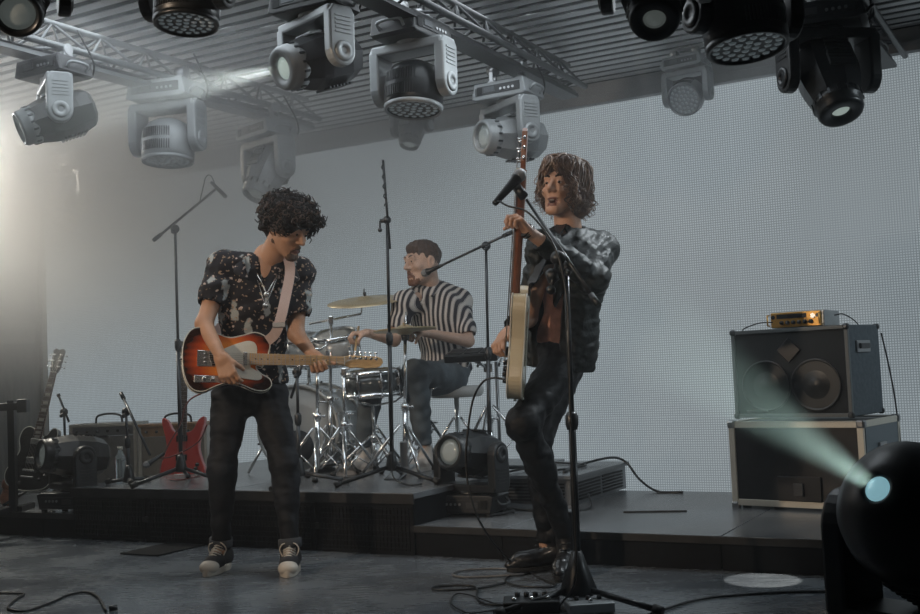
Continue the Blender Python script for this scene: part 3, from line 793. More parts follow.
def guitarist():
    L = Vector(W(255, 569, 5.0)); L.z = 0
    root = thing('person', 'curly-haired man in a dark patterned short-sleeved shirt and jeans, looking down at his guitar', 'person', L)
    skin = skin_mat('tan skin', (0.40, 0.225, 0.140))
    P = W(250, 384, 5.06); C = W(256, 302, 5.04); N = W(265, 262, 5.03)
    SR = W(224, 268, 4.98); SL = W(298, 273, 5.12)
    x = (SL - SR).normalized(); TM = frame3(Vector((0.28, -1, 0.0)), N - P)
    HF = Vector((0.80, -0.50, -0.48)); HM = frame3(HF); HC = W(287, 231, 4.95)
    eR = W(204, 324, 4.87); wR = W(221, 357, 4.745); eL = W(296, 334, 5.06); wL = W(313, 355, 4.99)
    hR = W(231, 398, 5.05); kR = W(222, 468, 5.00); aR = W(221, 541, 5.08)
    hL = W(269, 398, 5.10); kL = W(284, 464, 5.00); aL = W(290, 541, 4.97)
    S_ = Soft()
    F = Field(); torso_field(F, P, C, N, SL, SR, TM, 0, w=.95)
    arm_field(F, SR, eR, wR); arm_field(F, SL, eL, wL)
    leg_field(F, hR, kR, aR, -.004); leg_field(F, hL, kL, aL, -.004)
    for a in (aR, aL): F.cone(a, Vector((a.x, a.y - .06, .045)), .03, .02)
    lo, hi = bounds([P, C, N, SR, SL, eR, wR, eL, wL, kR, kL, aR, aL, HC], .16); lo[2] = 0.0
    S_.add(F, lo, hi, .008)
    HFd, pf = head_field(HC, HM, 1.0, jaw=1.0, lid=.0150, nose=1.06, neck=N + Vector((0, .01, -.03)))
    S_.add(HFd, *bounds([HC, N], .17), .0035)
    nk = (W(352, 361, 4.97) - W(262, 360, 4.84)).normalized()   # neck of the guitar
    rh = hand_field(wR, W(231, 383, 4.72) - wR, Vector((.25, .55, -.45)), Vector((.9, -.2, .2)), [(.5, .7, .5), (.6, .8, .5), (.7, .8, .6), (.7, .9, .6)], (.7, .5), elbow=eR)
    S_.add(rh, *bounds([wR, W(231, 383, 4.72)], .10), .0035)
    lh = hand_field(wL, (Vector((.35, -.35, -.75))), Vector((.05, -1, .25)), nk, [(1.0, 1.2, .6), (1.1, 1.3, .6), (1.1, 1.4, .7), (1.2, 1.4, .7)], (-.2, .3), elbow=eL, s=.95)
    S_.add(lh, *bounds([wL], .17), .0035)
    def mf(c):
        q = (c - nv(HC)) @ np.array(HM); r = np.zeros(len(c))
        r[(np.abs(q[:, 0]) < .024) & (q[:, 1] < -.078) & (q[:, 2] < -.050) & (q[:, 2] > -.076)] = 1; return r
    S_.build('body', [skin, lip_m], root, L, matfn=mf)
    eyes(pf, HM, root, L); brows(pf, root, L, hair_dark)
    # stubble beard: a thin shell over the jaw
    B = Field(); B.cone(pf(-.056, .0, -.048), pf(-.018, -.069, -.096), .019, .0155); B.cone(pf(.056, .0, -.048), pf(.018, -.069, -.096), .019, .0155, .02); B.ell(pf(0, -.077, -.098), (.027, .0175, .018), HM)
    B.cone(pf(-.026, -.084, -.066), pf(.0, -.094, -.044), .005, .005); B.cone(pf(.026, -.084, -.066), pf(.0, -.094, -.044), .005, .005); B.noise(.0016, 500, 3)
    Soft().add(B, *bounds([HC], .15), .0035).build('beard', mat('stubble', (0.075, 0.045, 0.030), .8), root, L)
    # hair: big loose curls
    H = Field(); hc = pf(0, .028, .064)
    H.ell(hc, (.108, .122, .092), HM); H.ell(pf(0, -.058, .088), (.075, .060, .045), HM, .03); H.ell(pf(0, .075, .01), (.085, .060, .075), HM, .03); H.noise(.014, 75, 5)
    H.ell(pf(0, -.105, -.03), (.07, .055, .075), HM, .015, 's')
    hair = Soft().add(H, *bounds([hc], .22), .005).build('hair', hair_dark, root, L, label='thick dark curly hair')
    rnd = random.Random(11); b = MB(); b2 = MB()
    for i in range(900):
        th = rnd.uniform(0, 2 * PI); cz = rnd.uniform(-.62, 1); sr = math.sqrt(1 - cz * cz)
        d = Vector((sr * math.cos(th), sr * math.sin(th), cz))
        if d.y < -.55 and cz < .12: continue
        p0 = pf(d.x * .108, .018 + d.y * (.128 if d.y > 0 else .168), .064 + d.z * .094)
        n = (HM @ d).normalized(); t1 = n.orthogonal().normalized(); t1 = Matrix.Rotation(rnd.uniform(0, 6.28), 3, n) @ t1; t2 = n.cross(t1)
        rr = rnd.uniform(.007, .014); ln = rnd.uniform(.010, .044); pts = []
        dr = (n * .7 + t1 * rnd.uniform(-.6, .6) + Vector((0, 0, -.25))).normalized()
        for q in range(11):
            a = q / 10 * 2 * PI * 1.5; pts.append(p0 + dr * (ln * q / 10 - .004) + (t1 * math.cos(a) + t2 * math.sin(a)) * rr - L)
        (b if rnd.random() < .75 else b2).tube(pts, [.0028] * 9 + [.0022, .001], 4)
    b.build('curls', hair_dark, hair)['kind'] = 'stuff'; b2.build('curls', hair_lit, hair, label='brown curls coloured lighter as lit highlights')['kind'] = 'stuff'
    # shirt
    sh = feather_mat('patterned shirt cloth', (0.012, 0.012, 0.016), (0.30, 0.21, 0.14), (0.30, 0.33, 0.33))
    F = Field(); torso_field(F, P + (C - P) * .10, C, N, SL, SR, TM, .016, w=.98, neck=False)
    F.cone(SR, SR.lerp(eR, .56), .066, .070, .03, rip=.005, freq=70); F.cone(SL, SL.lerp(eL, .56), .066, .068, .03, rip=.005, freq=70)
    for s_ in (SR, SL): F.cone(N + Vector((0, .02, -.035)), s_, .066, .060, .05)
    F.noise(.006, 38, 2); F.noise(.003, 90, 4)
    up = (N - P).normalized()
    F.plane(P + up * .02, -up); 
    for s_, e_ in ((SR, eR), (SL, eL)):
        d = (e_ - s_).normalized(); 
        F.cone(s_.lerp(e_, .42), s_.lerp(e_, 1.05), .054, .054, .004, 's')
    F.cone(C + up * .12 + TM @ Vector((0, -.02, 0)), N + up * .12, .050, .062, .006, 's')          # neck hole
    F.cone(N + TM @ Vector((.008, -.125, .03)), C + TM @ Vector((.010, -.150, .0)), .080, .020, .006, 's')     # open V front
    Soft().add(F, *bounds([P, C, N, SR, SL, eR, eL], .14), .006).build('shirt', sh, root, L, label='dark open-necked shirt with pale feather and dot pattern')
    # camp collar
    for sx in (-1, 1):
        b = MB(); o = N + TM @ Vector((sx * .02 + .006, -.02, 0))
        A = [o + TM @ Vector((sx * .055, .07, .035)), o + TM @ Vector((sx * .080, .0, .022)), o + TM @ Vector((sx * .078, -.075, -.045)), o + TM @ Vector((sx * .058, -.112, -.110))]
        Bq = [o + TM @ Vector((sx * .072, .085, .0)), o + TM @ Vector((sx * .105, .0, -.006)), o + TM @ Vector((sx * .128, -.075, -.070)), o + TM @ Vector((sx * .100, -.108, -.095))]
        a1 = sm_curve(A, 5); b1 = sm_curve(Bq, 5); n = len(a1); th = TM @ Vector((0, -.006, .003))
        vs = [q - L for q in a1] + [q - L for q in b1] + [q + th - L for q in a1] + [q + th - L for q in b1]
        fs = []
        for i in range(n - 1):
            fs += [(i, i + 1, n + i + 1, n + i), (2 * n + i, 3 * n + i, 3 * n + i + 1, 2 * n + i + 1), (i, 2 * n + i, 2 * n + i + 1, i + 1), (n + i, n + i + 1, 3 * n + i + 1, 3 * n + i)]
        fs += [(0, n, 3 * n, 2 * n), (n - 1, 3 * n - 1, 4 * n - 1, 2 * n - 1)]
        b.add(vs, fs, True); b.build('collar', sh, root)
    # necklaces
    for (dz, r_) in ((-.15, .003), (-.20, .0022)):
        b = MB(); pts = [N + TM @ Vector((.05, .03, .02)), N + TM @ Vector((.062, -.05, -.04)), N + TM @ Vector((.035, -.112, dz * .7)), N + TM @ Vector((.012, -.128, dz)), N + TM @ Vector((-.015, -.112, dz * .7)), N + TM @ Vector((-.05, -.05, -.04)), N + TM @ Vector((-.05, .03, .02))]
        b.tube([q - L for q in sm_curve(pts, 5)], r_, 5)
        b.lathe([(0, -.003), (.013, -.003), (.013, .003), (0, .003)], N + TM @ Vector((.012, -.134, dz - .012)) - L, TM @ Vector((0, -1, 0)), 14)
        b.build('necklace', silver, root)
    # jeans
    jn = mat('dark denim', (0.006, 0.008, 0.012), .7, 0, .3, bump=.15, bscale=300, var=.35, vscale=7)
    F = Field(); F.ell(P + Vector((0, 0, -.01)), (.158, .118, .105), TM); F.cone(P, P + up * .07, .142, .138, .03, flat=TM.col[1], ff=.74)
    leg_field(F, hR, kR, aR, .008, .035, .0015); leg_field(F, hL, kL, aL, .008, .035, .0015)
    F.noise(.005, 45, 8); F.noise(.0022, 110, 9); F.plane((0, 0, .105), (0, 0, -1)); F.plane(P + up * .085, up)
    jo = Soft().add(F, *bounds([P + up * .1, kR, kL, aR, aL, hR, hL], .14), .0065).build('jeans', jn, root, L, label='dark denim jeans with turned-up hems')
    for a, kn in ((aR, kR), (aL, kL)):
        b = MB(); d = (kn - a).normalized(); c = a + d * (.115 - a.z) / d.z - L
        b.lathe([(.044, -.012), (.052, -.012), (.054, 0), (.053, .028), (.044, .030)], c, d, 20); b.build('hem_cuff', mat('turned denim hem', (0.030, 0.034, 0.04), .8, bump=.1, bscale=300), jo)
    b = MB(); b.box(P + TM @ Vector((0, -.128, .02)) - L, (.05, .01, .035), TM, .003); b.build('belt_buckle', steel, root)
    # canvas shoes
    for a, yaw in ((aR, R(-10)), (aL, R(4))):
        shoe(root, Vector((a.x, a.y, 0)) - L, yaw)
    return root, dict(SL=SL, SR=SR, N=N, C=C, P=P, TM=TM, wR=wR, wL=wL)
def shoe(root, c, yaw):
    """canvas high-top: ankle over c, toe along -y"""
    canvas = mat('black canvas', (0.016, 0.016, 0.018), .85, bump=.1, bscale=400); white = mat('off white rubber', (0.50, 0.46, 0.40), .5); lace_m = mat('off white laces', (0.52, 0.48, 0.42), .8)
    M = Matrix.Translation(c) @ Matrix.Rotation(yaw, 4, 'Z'); q = lambda *a: M @ Vector(a)
    F = Field(); F.cone(q(0, .005, .125), q(0, .015, .06), .042, .042, .02); F.cone(q(0, .03, .055), q(0, -.12, .045), .040, .036, .03); F.cone(q(0, -.08, .045), q(0, -.15, .036), .042, .030, .02, flat=(0, 0, 1), ff=.75)
    F.plane(q(0, 0, .018), (0, 0, -1)); F.plane(q(0, 0, .135), (0, 0, 1))
    s_ = Soft().add(F, *bounds([q(0, .08, 0), q(0, -.2, .15)], .06), .0045).build('shoe', canvas, root, label='black canvas high-top shoe with off-white toe and laces')
    B = M.to_3x3(); o = []
    for i in range(28):
        a = 2 * PI * i / 28; xx = math.sin(a); yy = math.cos(a); w = .047 if yy < 0 else .041
        o.append((xx * w * (1 + .06 * yy), -.055 - .0 + (yy * -.130)))
    b = MB(); b.prism(o, 0, .030, B, c, .004); b.build('sole', white, s_)
    F = Field(); F.ell(q(0, -.140, .036), (.044, .044, .032), B); F.plane(q(0, 0, .01), (0, 0, -1)); F.plane(q(0, -.112, .0), (B @ Vector((0, 1, .15))))
    Soft().add(F, *bounds([q(0, -.14, .03)], .07), .004).build('toe_cap', white, s_)
    b = MB()
    for i in range(7):
        y = -.095 + i * .013; z = .080 + i * .0085; 
        b.tube(sm_curve([q(-.026, y + .01, z - .012), q(0, y - .010, z + .004), q(.026, y + .004, z - .008)], 3), .0032, 5)
        b.tube(sm_curve([q(.026, y + .01, z - .012), q(0, y - .008, z + .006), q(-.026, y + .004, z - .008)], 3), .0032, 5)
    for sx in (-1, 1): b.tube(sm_curve([q(0, -.035, .132), q(sx * .03, -.055, .125), q(sx * .042, -.045, .10), q(sx * .03, -.05, .07)], 4), .003, 5)
    b.build('laces', lace_m, s_)
    b = MB(); b.box(q(0, .068, .06) , (.03, .006, .05), B, .002); b.build('heel_strip', white, s_)
GUIT, GJ = guitarist()
# ================================================================ guitars
def closed_curve(pts, n=5):
    out = []; k = len(pts)
    for i in range(k):
        a, b, c, d = [Vector((*pts[(i + j - 1) % k], 0)) for j in range(4)]
        for q in range(n):
            t = q / n; out.append(tuple((0.5 * ((2 * b) + (c - a) * t + (2 * a - 5 * b + 4 * c - d) * t * t + (3 * b - a - 3 * c + d) * t ** 3))[:2]))
    return out
T_OUT = [(.185, .034), (.192, .075), (.17, .115), (.12, .133), (.06, .116), (0, .105), (-.06, .125), (-.12, .152), (-.175, .138), (-.207, .08), (-.213, 0), (-.203, -.08), (-.172, -.14), (-.12, -.157), (-.06, -.13), (0, -.112), (.06, -.122), (.12, -.147), (.168, -.150), (.198, -.125), (.190, -.092), (.152, -.070), (.128, -.044), (.130, -.030), (.16, -.028)]
S_OUT = [(.15, .030), (.17, .055), (.225, .085), (.245, .115), (.22, .137), (.16, .130), (.08, .110), (0, .105), (-.08, .135), (-.15, .150), (-.20, .110), (-.218, .02), (-.205, -.08), (-.16, -.142), (-.09, -.140), (0, -.108), (.07, -.118), (.13, -.140), (.18, -.130), (.195, -.100), (.165, -.070), (.13, -.045), (.135, -.030)]
SG_OUT = [(.13, .032), (.15, .07), (.205, .100), (.225, .135), (.19, .140), (.12, .120), (.04, .105), (-.04, .125), (-.11, .150), (-.17, .120), (-.195, .03), (-.195, -.03), (-.17, -.12), (-.11, -.150), (-.04, -.125), (.04, -.105), (.12, -.120), (.19, -.140), (.225, -.135), (.205, -.100), (.15, -.07), (.13, -.032)]
LP_OUT = [(.17, .032), (.185, .075), (.16, .112), (.10, .122), (.03, .100), (-.04, .125), (-.11, .160), (-.18, .140), (-.215, .06), (-.217, -.04), (-.19, -.13), (-.12, -.163), (-.05, -.135), (.03, -.105), (.09, -.122), (.15, -.130), (.185, -.112), (.180, -.085), (.145, -.062), (.118, -.040), (.120, -.028)]
def sunburst(name, c0, c1, c2):
    m = bpy.data.materials.new(name); m.use_nodes = True; nt = m.node_tree; b = nt.nodes['Principled BSDF']; b.inputs['Roughness'].default_value = .18; b.inputs['Coat Weight'].default_value = .6
    tc = nt.nodes.new('ShaderNodeTexCoord'); mp = nt.nodes.new('ShaderNodeMapping'); mp.inputs['Scale'].default_value = (1 / .235, 1 / .178, 0)
    nt.links.new(tc.outputs['Object'], mp.inputs[0]); ln = nt.nodes.new('ShaderNodeVectorMath'); ln.operation = 'LENGTH'; nt.links.new(mp.outputs[0], ln.inputs[0])
    r = nt.nodes.new('ShaderNodeValToRGB'); e = r.color_ramp.elements
    e[0].position = .42; e[0].color = (*c0, 1); e[1].position = .93; e[1].color = (*c2, 1); q = e.new(.70); q.color = (*c1, 1)
    w = nt.nodes.new('ShaderNodeTexWave'); w.inputs['Scale'].default_value = 9; w.inputs['Distortion'].default_value = 3; w.bands_direction = 'Y'; nt.links.new(tc.outputs['Object'], w.inputs[0])
    ad = nt.nodes.new('ShaderNodeMath'); ad.operation = 'MULTIPLY_ADD'; ad.inputs[1].default_value = .05; nt.links.new(w.outputs['Fac'], ad.inputs[0]); nt.links.new(ln.outputs['Value'], ad.inputs[2])
    nt.links.new(ad.outputs[0], r.inputs[0]); nt.links.new(r.outputs[0], b.inputs['Base Color']); return m
maple = mat('maple', (0.50, 0.33, 0.16), .3, coat=.4, var=.15, vscale=20, stretch=(1, 8, 8))
rosew = mat('rosewood', (0.055, 0.022, 0.013), .4, var=.3, vscale=20, stretch=(1, 8, 8))
redneck = mat('red-brown neck wood', (0.21, 0.075, 0.035), .35, coat=.3, var=.2, vscale=20, stretch=(1, 8, 8))
cream = mat('aged white lacquer', (0.60, 0.53, 0.38), .25, coat=.4)
white_p = mat('white pickguard', (0.55, 0.54, 0.48), .3, coat=.3)
black_g = mat('black lacquer', (0.008, 0.008, 0.009), .15, coat=.5)
red_g = mat('red lacquer', (0.50, 0.05, 0.04), .25, coat=.5)
string_m = mat('guitar string', (0.4, 0.38, 0.35), .3, .9)
def guitar(name, label, loc, ax, nrm, body_m, outline, neck_m, fret_m, guard=None, bind=None, scale=.648, basses=False, head='T', thick=.045, hot='T', roll_strap=None, dots=None):
    """ax: from body towards the headstock, nrm: out of the front of the body"""
    x = Vector(ax).normalized(); z = Vector(nrm); z = (z - x * z.dot(x)).normalized(); y = z.cross(x)
    Mx = Matrix((x, y, z)).transposed()
    g = thing(name, label, 'guitar', loc, Mx.to_euler())
    oc = closed_curve(outline, 4)
    body = MB().prism(oc, -thick, 0, bev=.006).build('body', body_m, g)
    if bind:
        b = MB(); b.tube([(px_, py_, -.001) for px_, py_ in oc] + [(*oc[0], -.001)], .0028, 5, cap=False)
        b.tube([(px_, py_, -thick + .001) for px_, py_ in oc] + [(*oc[0], -thick + .001)], .0028, 5, cap=False); b.build('binding', bind, body)
    nut = -.10 + scale; hl = .19
    b = MB()
    # neck: D section tapering to the nut
    vs = []; fs = []; sec = 9; st = [.10, .15, .30, nut - .15, nut]
    for i, sx in enumerate(st):
        w = .0285 + (.0215 - .0285) * max(0, (sx - .12)) / (nut - .12); dp = .022 if i > 0 else .018
        for j in range(sec): a = PI * j / (sec - 1); vs.append((sx, w * math.cos(a), .004 - dp * math.sin(a) * (1 if i > 0 else .8)))
    for i in range(len(st) - 1):
        for j in range(sec - 1): fs.append((i * sec + j, i * sec + j + 1, (i + 1) * sec + j + 1, (i + 1) * sec + j))
        fs.append(((i + 1) * sec, i * sec, i * sec + sec - 1, (i + 1) * sec + sec - 1)) if False else fs.append((i * sec + sec - 1, i * sec, (i + 1) * sec, (i + 1) * sec + sec - 1))
    b.add(vs, fs, False)
    neck = b.build('neck', neck_m, g)
    b = MB(); b.add([(.095, -.0285, .003), (.095, .0285, .003), (nut, .0215, .003), (nut, -.0215, .003), (.095, -.0285, .010), (.095, .0285, .010), (nut, .0215, .010), (nut, -.0215, .010)], [(3, 2, 1, 0), (4, 5, 6, 7), (0, 1, 5, 4), (1, 2, 6, 5), (2, 3, 7, 6), (3, 0, 4, 7)])
    fb = b.build('fretboard', fret_m, neck)
    b = MB(); dm = MB()
    fp = [nut - scale * (1 - 2 ** (-k / 12)) for k in range(1, 22)]
    for q in fp:
        w = .0215 + (.0285 - .0215) * (nut - q) / (nut - .12); b.box((q, 0, .0108), (.0022, 2 * w, .0022))
    b.build('frets', steel, fb)['kind'] = 'stuff'
    for k in (3, 5, 7, 9, 12, 15, 17, 19):
        q = (fp[k - 1] + fp[k - 2]) / 2; 
        if dots == 'block': dm.box((q, 0, .0103), (.018, .034, .0012))
        else: dm.lathe([(.0032, 0), (.0032, .0008), (0, .0008)], (q, 0, .0100), (0, 0, 1), 8)
    dm.build('fret_markers', mat('pearl inlay', (.55, .53, .48), .25) if dots == 'block' else black_g if fret_m is maple else white_p, fb)['kind'] = 'stuff'
    MB().box((nut + .002, 0, .008), (.004, .043, .010)).build('nut', white_p, neck)
    # headstock
    if head == 'T':
        ho = [(nut, -.0215), (nut, .0215), (nut + .02, .028), (nut + .05, .029), (nut + .17, .026), (nut + .192, .016), (nut + .196, -.004), (nut + .182, -.022), (nut + .16, -.030), (nut + .11, -.034), (nut + .06, -.030), (nut + .035, -.033), (nut + .02, -.026)]
        pegs = [(nut + .032 + i * .026, .017 - i * .0008, 1) for i in range(6)]
    else:
        ho = [(nut, -.0215), (nut, .0215), (nut + .03, .034), (nut + .15, .040), (nut + .165, .025), (nut + .155, 0), (nut + .165, -.025), (nut + .15, -.040), (nut + .03, -.034)]
        pegs = [(nut + .04 + i * .04, s_ * .024, s_) for i in range(3) for s_ in (-1, 1)]
    hs = MB().prism(ho, -.014, .001, bev=.002).build('headstock', neck_m if head in 'TB' else black_g, g)
    for (px_, py_, s_) in pegs:
        b = MB(); b.cyl((px_, py_, 0), (px_, py_, .016), .0045, 8); b.lathe([(.007, 0), (.007, .002), (0, .002)], (px_, py_, 0), (0, 0, 1), 8)
        yy = .050 - (px_ - nut) * .03 if head == 'T' else .06 * s_
        b.cyl((px_, py_, -.008), (px_, yy, -.008), .003, 6); b.ball((px_, yy, -.008), .0085, 6, (1, .8, .55))
        b.build('tuning_peg', chrome, hs)
    # strings
    n = 4 if basses else 6
    for i in range(n):
        t = (i / (n - 1) - .5); pg = sorted(pegs, key=lambda p_: p_[0])[i % len(pegs)]
        b = MB(); b.tube([(-.10, t * .052, .016), (nut, t * .036, .0135), (pg[0], pg[1], .012)], .0007 + .00035 * (1 - i / n), 4); b.build('string', string_m, g)
    # hardware
    if hot == 'T':
        b = MB(); b.box((-.105, 0, .003), (.085, .078, .004), None, .002); b.box((-.145, 0, .008), (.004, .078, .012)); b.build('bridge', chrome, body)
        b = MB()
        for i in range(3): b.cyl((-.118, -.02 + i * .02, .010), (-.104, -.02 + i * .02, .010), .005, 8)
        b.build('saddles', steel, body)
        b = MB(); b.box((-.078, .0, .008), (.022, .070, .008), Matrix.Rotation(.25, 3, 'Z'), .004); b.build('bridge_pickup', black_g, body)
        b = MB(); b.box((.075, 0, .008), (.020, .066, .010), None, .004); b.build('neck_pickup', chrome, body)
        b = MB(); b.box((-.085, -.098, .003), (.150, .034, .003), None, .0015); cp = b.build('control_plate', chrome if not guard is white_p else chrome, body)
        for q in (-.115, -.075): MB().lathe([(.0095, 0), (.0095, .014), (.008, .017), (0, .017)], (q, -.098, .004), (0, 0, 1), 14).build('knob', chrome, cp)
        b = MB(); b.cyl((-.030, -.098, .004), (-.022, -.098, .020), .0025, 6); b.ball((-.022, -.098, .021), .0055, 6); b.build('switch', black_g, cp)
        if guard:
            go = [(.13, .030), (.125, .075), (.095, .090), (.05, .080), (.0, .060), (-.03, .045), (-.05, .03), (-.04, -.03), (-.03, -.07), (.0, -.083), (.06, -.092), (.11, -.10), (.14, -.10), (.155, -.085), (.140, -.062), (.112, -.045), (.10, -.03)]
            MB().prism(closed_curve(go, 3), .0005, .0035, bev=.001).build('pickguard', guard, body)
    else:
        for q in (.09, -.03): MB().box((q, 0, .008), (.038, .072, .012), None, .003).build('pickup', chrome if hot == 'H' else black_g, body)
        MB().box((-.095, 0, .010), (.014, .080, .012), None, .003).build('bridge', chrome, body)
        MB().box((-.135, 0, .010), (.012, .086, .012), None, .004).build('tailpiece', chrome, body)
        for q in ((-.10, -.095), (-.145, -.080), (-.075, -.12 + .015), (-.12, -.115)): MB().lathe([(.012, 0), (.011, .014), (0, .014)], (*q, .001), (0, 0, 1), 12).build('knob', black_g, body)
        if guard:
            go = [(.12, -.04), (.14, -.08), (.10, -.105), (.04, -.095), (-.03, -.085), (-.06, -.075), (-.05, -.045), (.05, -.04)]
            MB().prism(closed_curve(go, 3), .002, .005, bev=.001).build('pickguard', guard, body)
    MB().lathe([(.004, 0), (.004, .008), (.008, .011), (0, .012)], (-.213, 0, -thick / 2), (-1, 0, 0), 10).build('strap_button', chrome, body)
    return g, Mx
burst = sunburst('sunburst lacquer', (0.62, 0.20, 0.035), (0.36, 0.055, 0.014), (0.020, 0.007, 0.005))
gc = W(229, 359, 4.83); gh = W(389, 362, 5.04)
g1, gM = guitar('electric_guitar', 'sunburst electric guitar with white pickguard and maple neck, played by the curly-haired man', gc, gh - gc, Vector((0.26, -1, .22)), burst, T_OUT, maple, maple, guard=white_p, bind=white_p)
g1.scale = (.93, .93, .93); gM = gM * .93
# strap over the shoulder
def strap(name, label, pts, w, m, nrm, cat='strap', th=.003):
    c = sm_curve(pts, 8); vs = []; fs = []; n = len(c)
    nf = [Vector(q) for q in nrm] if isinstance(nrm, list) else [Vector(nrm)] * 2
    for i, p_ in enumerate(c):
        t = (c[min(i + 1, n - 1)] - c[max(i - 1, 0)]).normalized(); f = i / (n - 1) * (len(nf) - 1); k = min(int(f), len(nf) - 2); nn = nf[k].lerp(nf[k + 1], f - k)
        s_ = t.cross(nn).normalized(); nn = s_.cross(t).normalized()
        vs += [p_ - s_ * w / 2 - nn * th, p_ + s_ * w / 2 - nn * th, p_ + s_ * w / 2 + nn * th, p_ - s_ * w / 2 + nn * th]
    for i in range(n - 1):
        for j in range(4): fs.append((i * 4 + j, i * 4 + (j + 1) % 4, i * 4 + 4 + (j + 1) % 4, i * 4 + 4 + j))
    fs += [(3, 2, 1, 0), (4 * n - 4, 4 * n - 3, 4 * n - 2, 4 * n - 1)]
    o = pts[0]; b = MB().add([v_ - Vector(o) for v_ in vs], fs, False).build(name, m, None, loc=o)
    return tag(b, label, cat)
strap_m = mat('pale pink strap webbing', (0.42, 0.33, 0.31), .7, bump=.2, bscale=250)
J = GJ; TMg = J['TM']
sp = [g1.location + gM @ Vector((.175, .09, -.02)), W(277, 330, 4.83), W(286, 295, 4.88), W(290, 268, 4.96), J['SL'].lerp(J['N'], .42) + Vector((0, .0, .085)), J['SL'].lerp(J['N'], .45) + Vector((-.02, .10, .02)), J['C'] + TMg @ Vector((.0, .17, .05)), J['C'] + TMg @ Vector((-.15, .14, -.14)), g1.location + gM @ Vector((-.19, .02, -.05))]
st = strap('guitar_strap', 'pale pink guitar strap over the left shoulder of the curly-haired man', sp, .045, strap_m, [(0, -1, 0), (0, -1, 0), (0, -.9, .3), (0, -.3, 1), (0, 1, .3), (0, 1, 0), (-.4, .9, 0), (-1, .2, 0)])
MB().box(W(279, 325, 4.825) - Vector(sp[0]), (.055, .012, .022), None, .002).build('slider', steel, st)
# ================================================================ the singer
def strands(b, pts, r0, L, n=5):
    c = sm_curve(pts, 2); k = len(c); b.tube([q - L for q in c], [r0 * (1 - .85 * (i / (k - 1)) ** 2) for i in range(k)], n)
def lapel(name, m, root, L, A, Bq, th):
    a1 = sm_curve(A, 6); b1 = sm_curve(Bq, 6); n = len(a1); b = MB()
    vs = [q - L for q in a1] + [q - L for q in b1] + [q + th - L for q in a1] + [q + th - L for q in b1]; fs = []
    for i in range(n - 1): fs += [(i, i + 1, n + i + 1, n + i), (2 * n + i, 3 * n + i, 3 * n + i + 1, 2 * n + i + 1), (i, 2 * n + i, 2 * n + i + 1, i + 1), (n + i, n + i + 1, 3 * n + i + 1, 3 * n + i)]
    fs += [(0, n, 3 * n, 2 * n), (n - 1, 3 * n - 1, 4 * n - 1, 2 * n - 1)]
    return b.add(vs, fs, True).build(name, m, root)
def boot(root, c, yaw, m, H=.24, pitch=0):
    M = Matrix.Translation(c) @ Matrix.Rotation(yaw, 4, 'Z') @ Matrix.Rotation(pitch, 4, 'X'); q = lambda *a: M @ Vector(a)
    F = Field(); F.cone(q(0, .005, H), q(0, .010, .08), .052, .045, .02, rip=.004, freq=70); F.cone(q(0, .035, .06), q(0, -.13, .050), .044, .038, .03); F.cone(q(0, -.09, .050), q(0, -.175, .036), .042, .024, .02, flat=(0, 0, 1), ff=.75)
    F.noise(.003, 60, 5); F.plane(q(0, 0, .024), M.to_3x3() @ Vector((0, 0, -1))); F.plane(q(0, 0, H + .01), M.to_3x3() @ Vector((0, 0, 1)))
    s_ = Soft().add(F, *bounds([q(0, .1, 0), q(0, -.22, 0), q(0, 0, H)], .07), .0055).build('boot', m, root, label='black leather ankle boot')
    B = M.to_3x3(); b = MB(); o = []
    for i in range(24):
        a = 2 * PI * i / 24; o.append((math.sin(a) * (.043 if math.cos(a) < .2 else .038), -.060 - math.cos(a) * -.135 if False else -.055 + math.cos(a) * .135))
    b.prism([(x_, y_) for x_, y_ in o], .008, .026, B, M.translation, .003); b.box(q(0, .05, .012), (.07, .075, .024), B, .004); b.build('sole', rubber, s_)
    b = MB()
    for i in range(5): b.tube([q(-.022, -.055 + i * .012, .105 + i * .022), q(.022, -.057 + i * .012, .112 + i * .022)], .003, 5)
    b.build('laces', black_metal, s_)
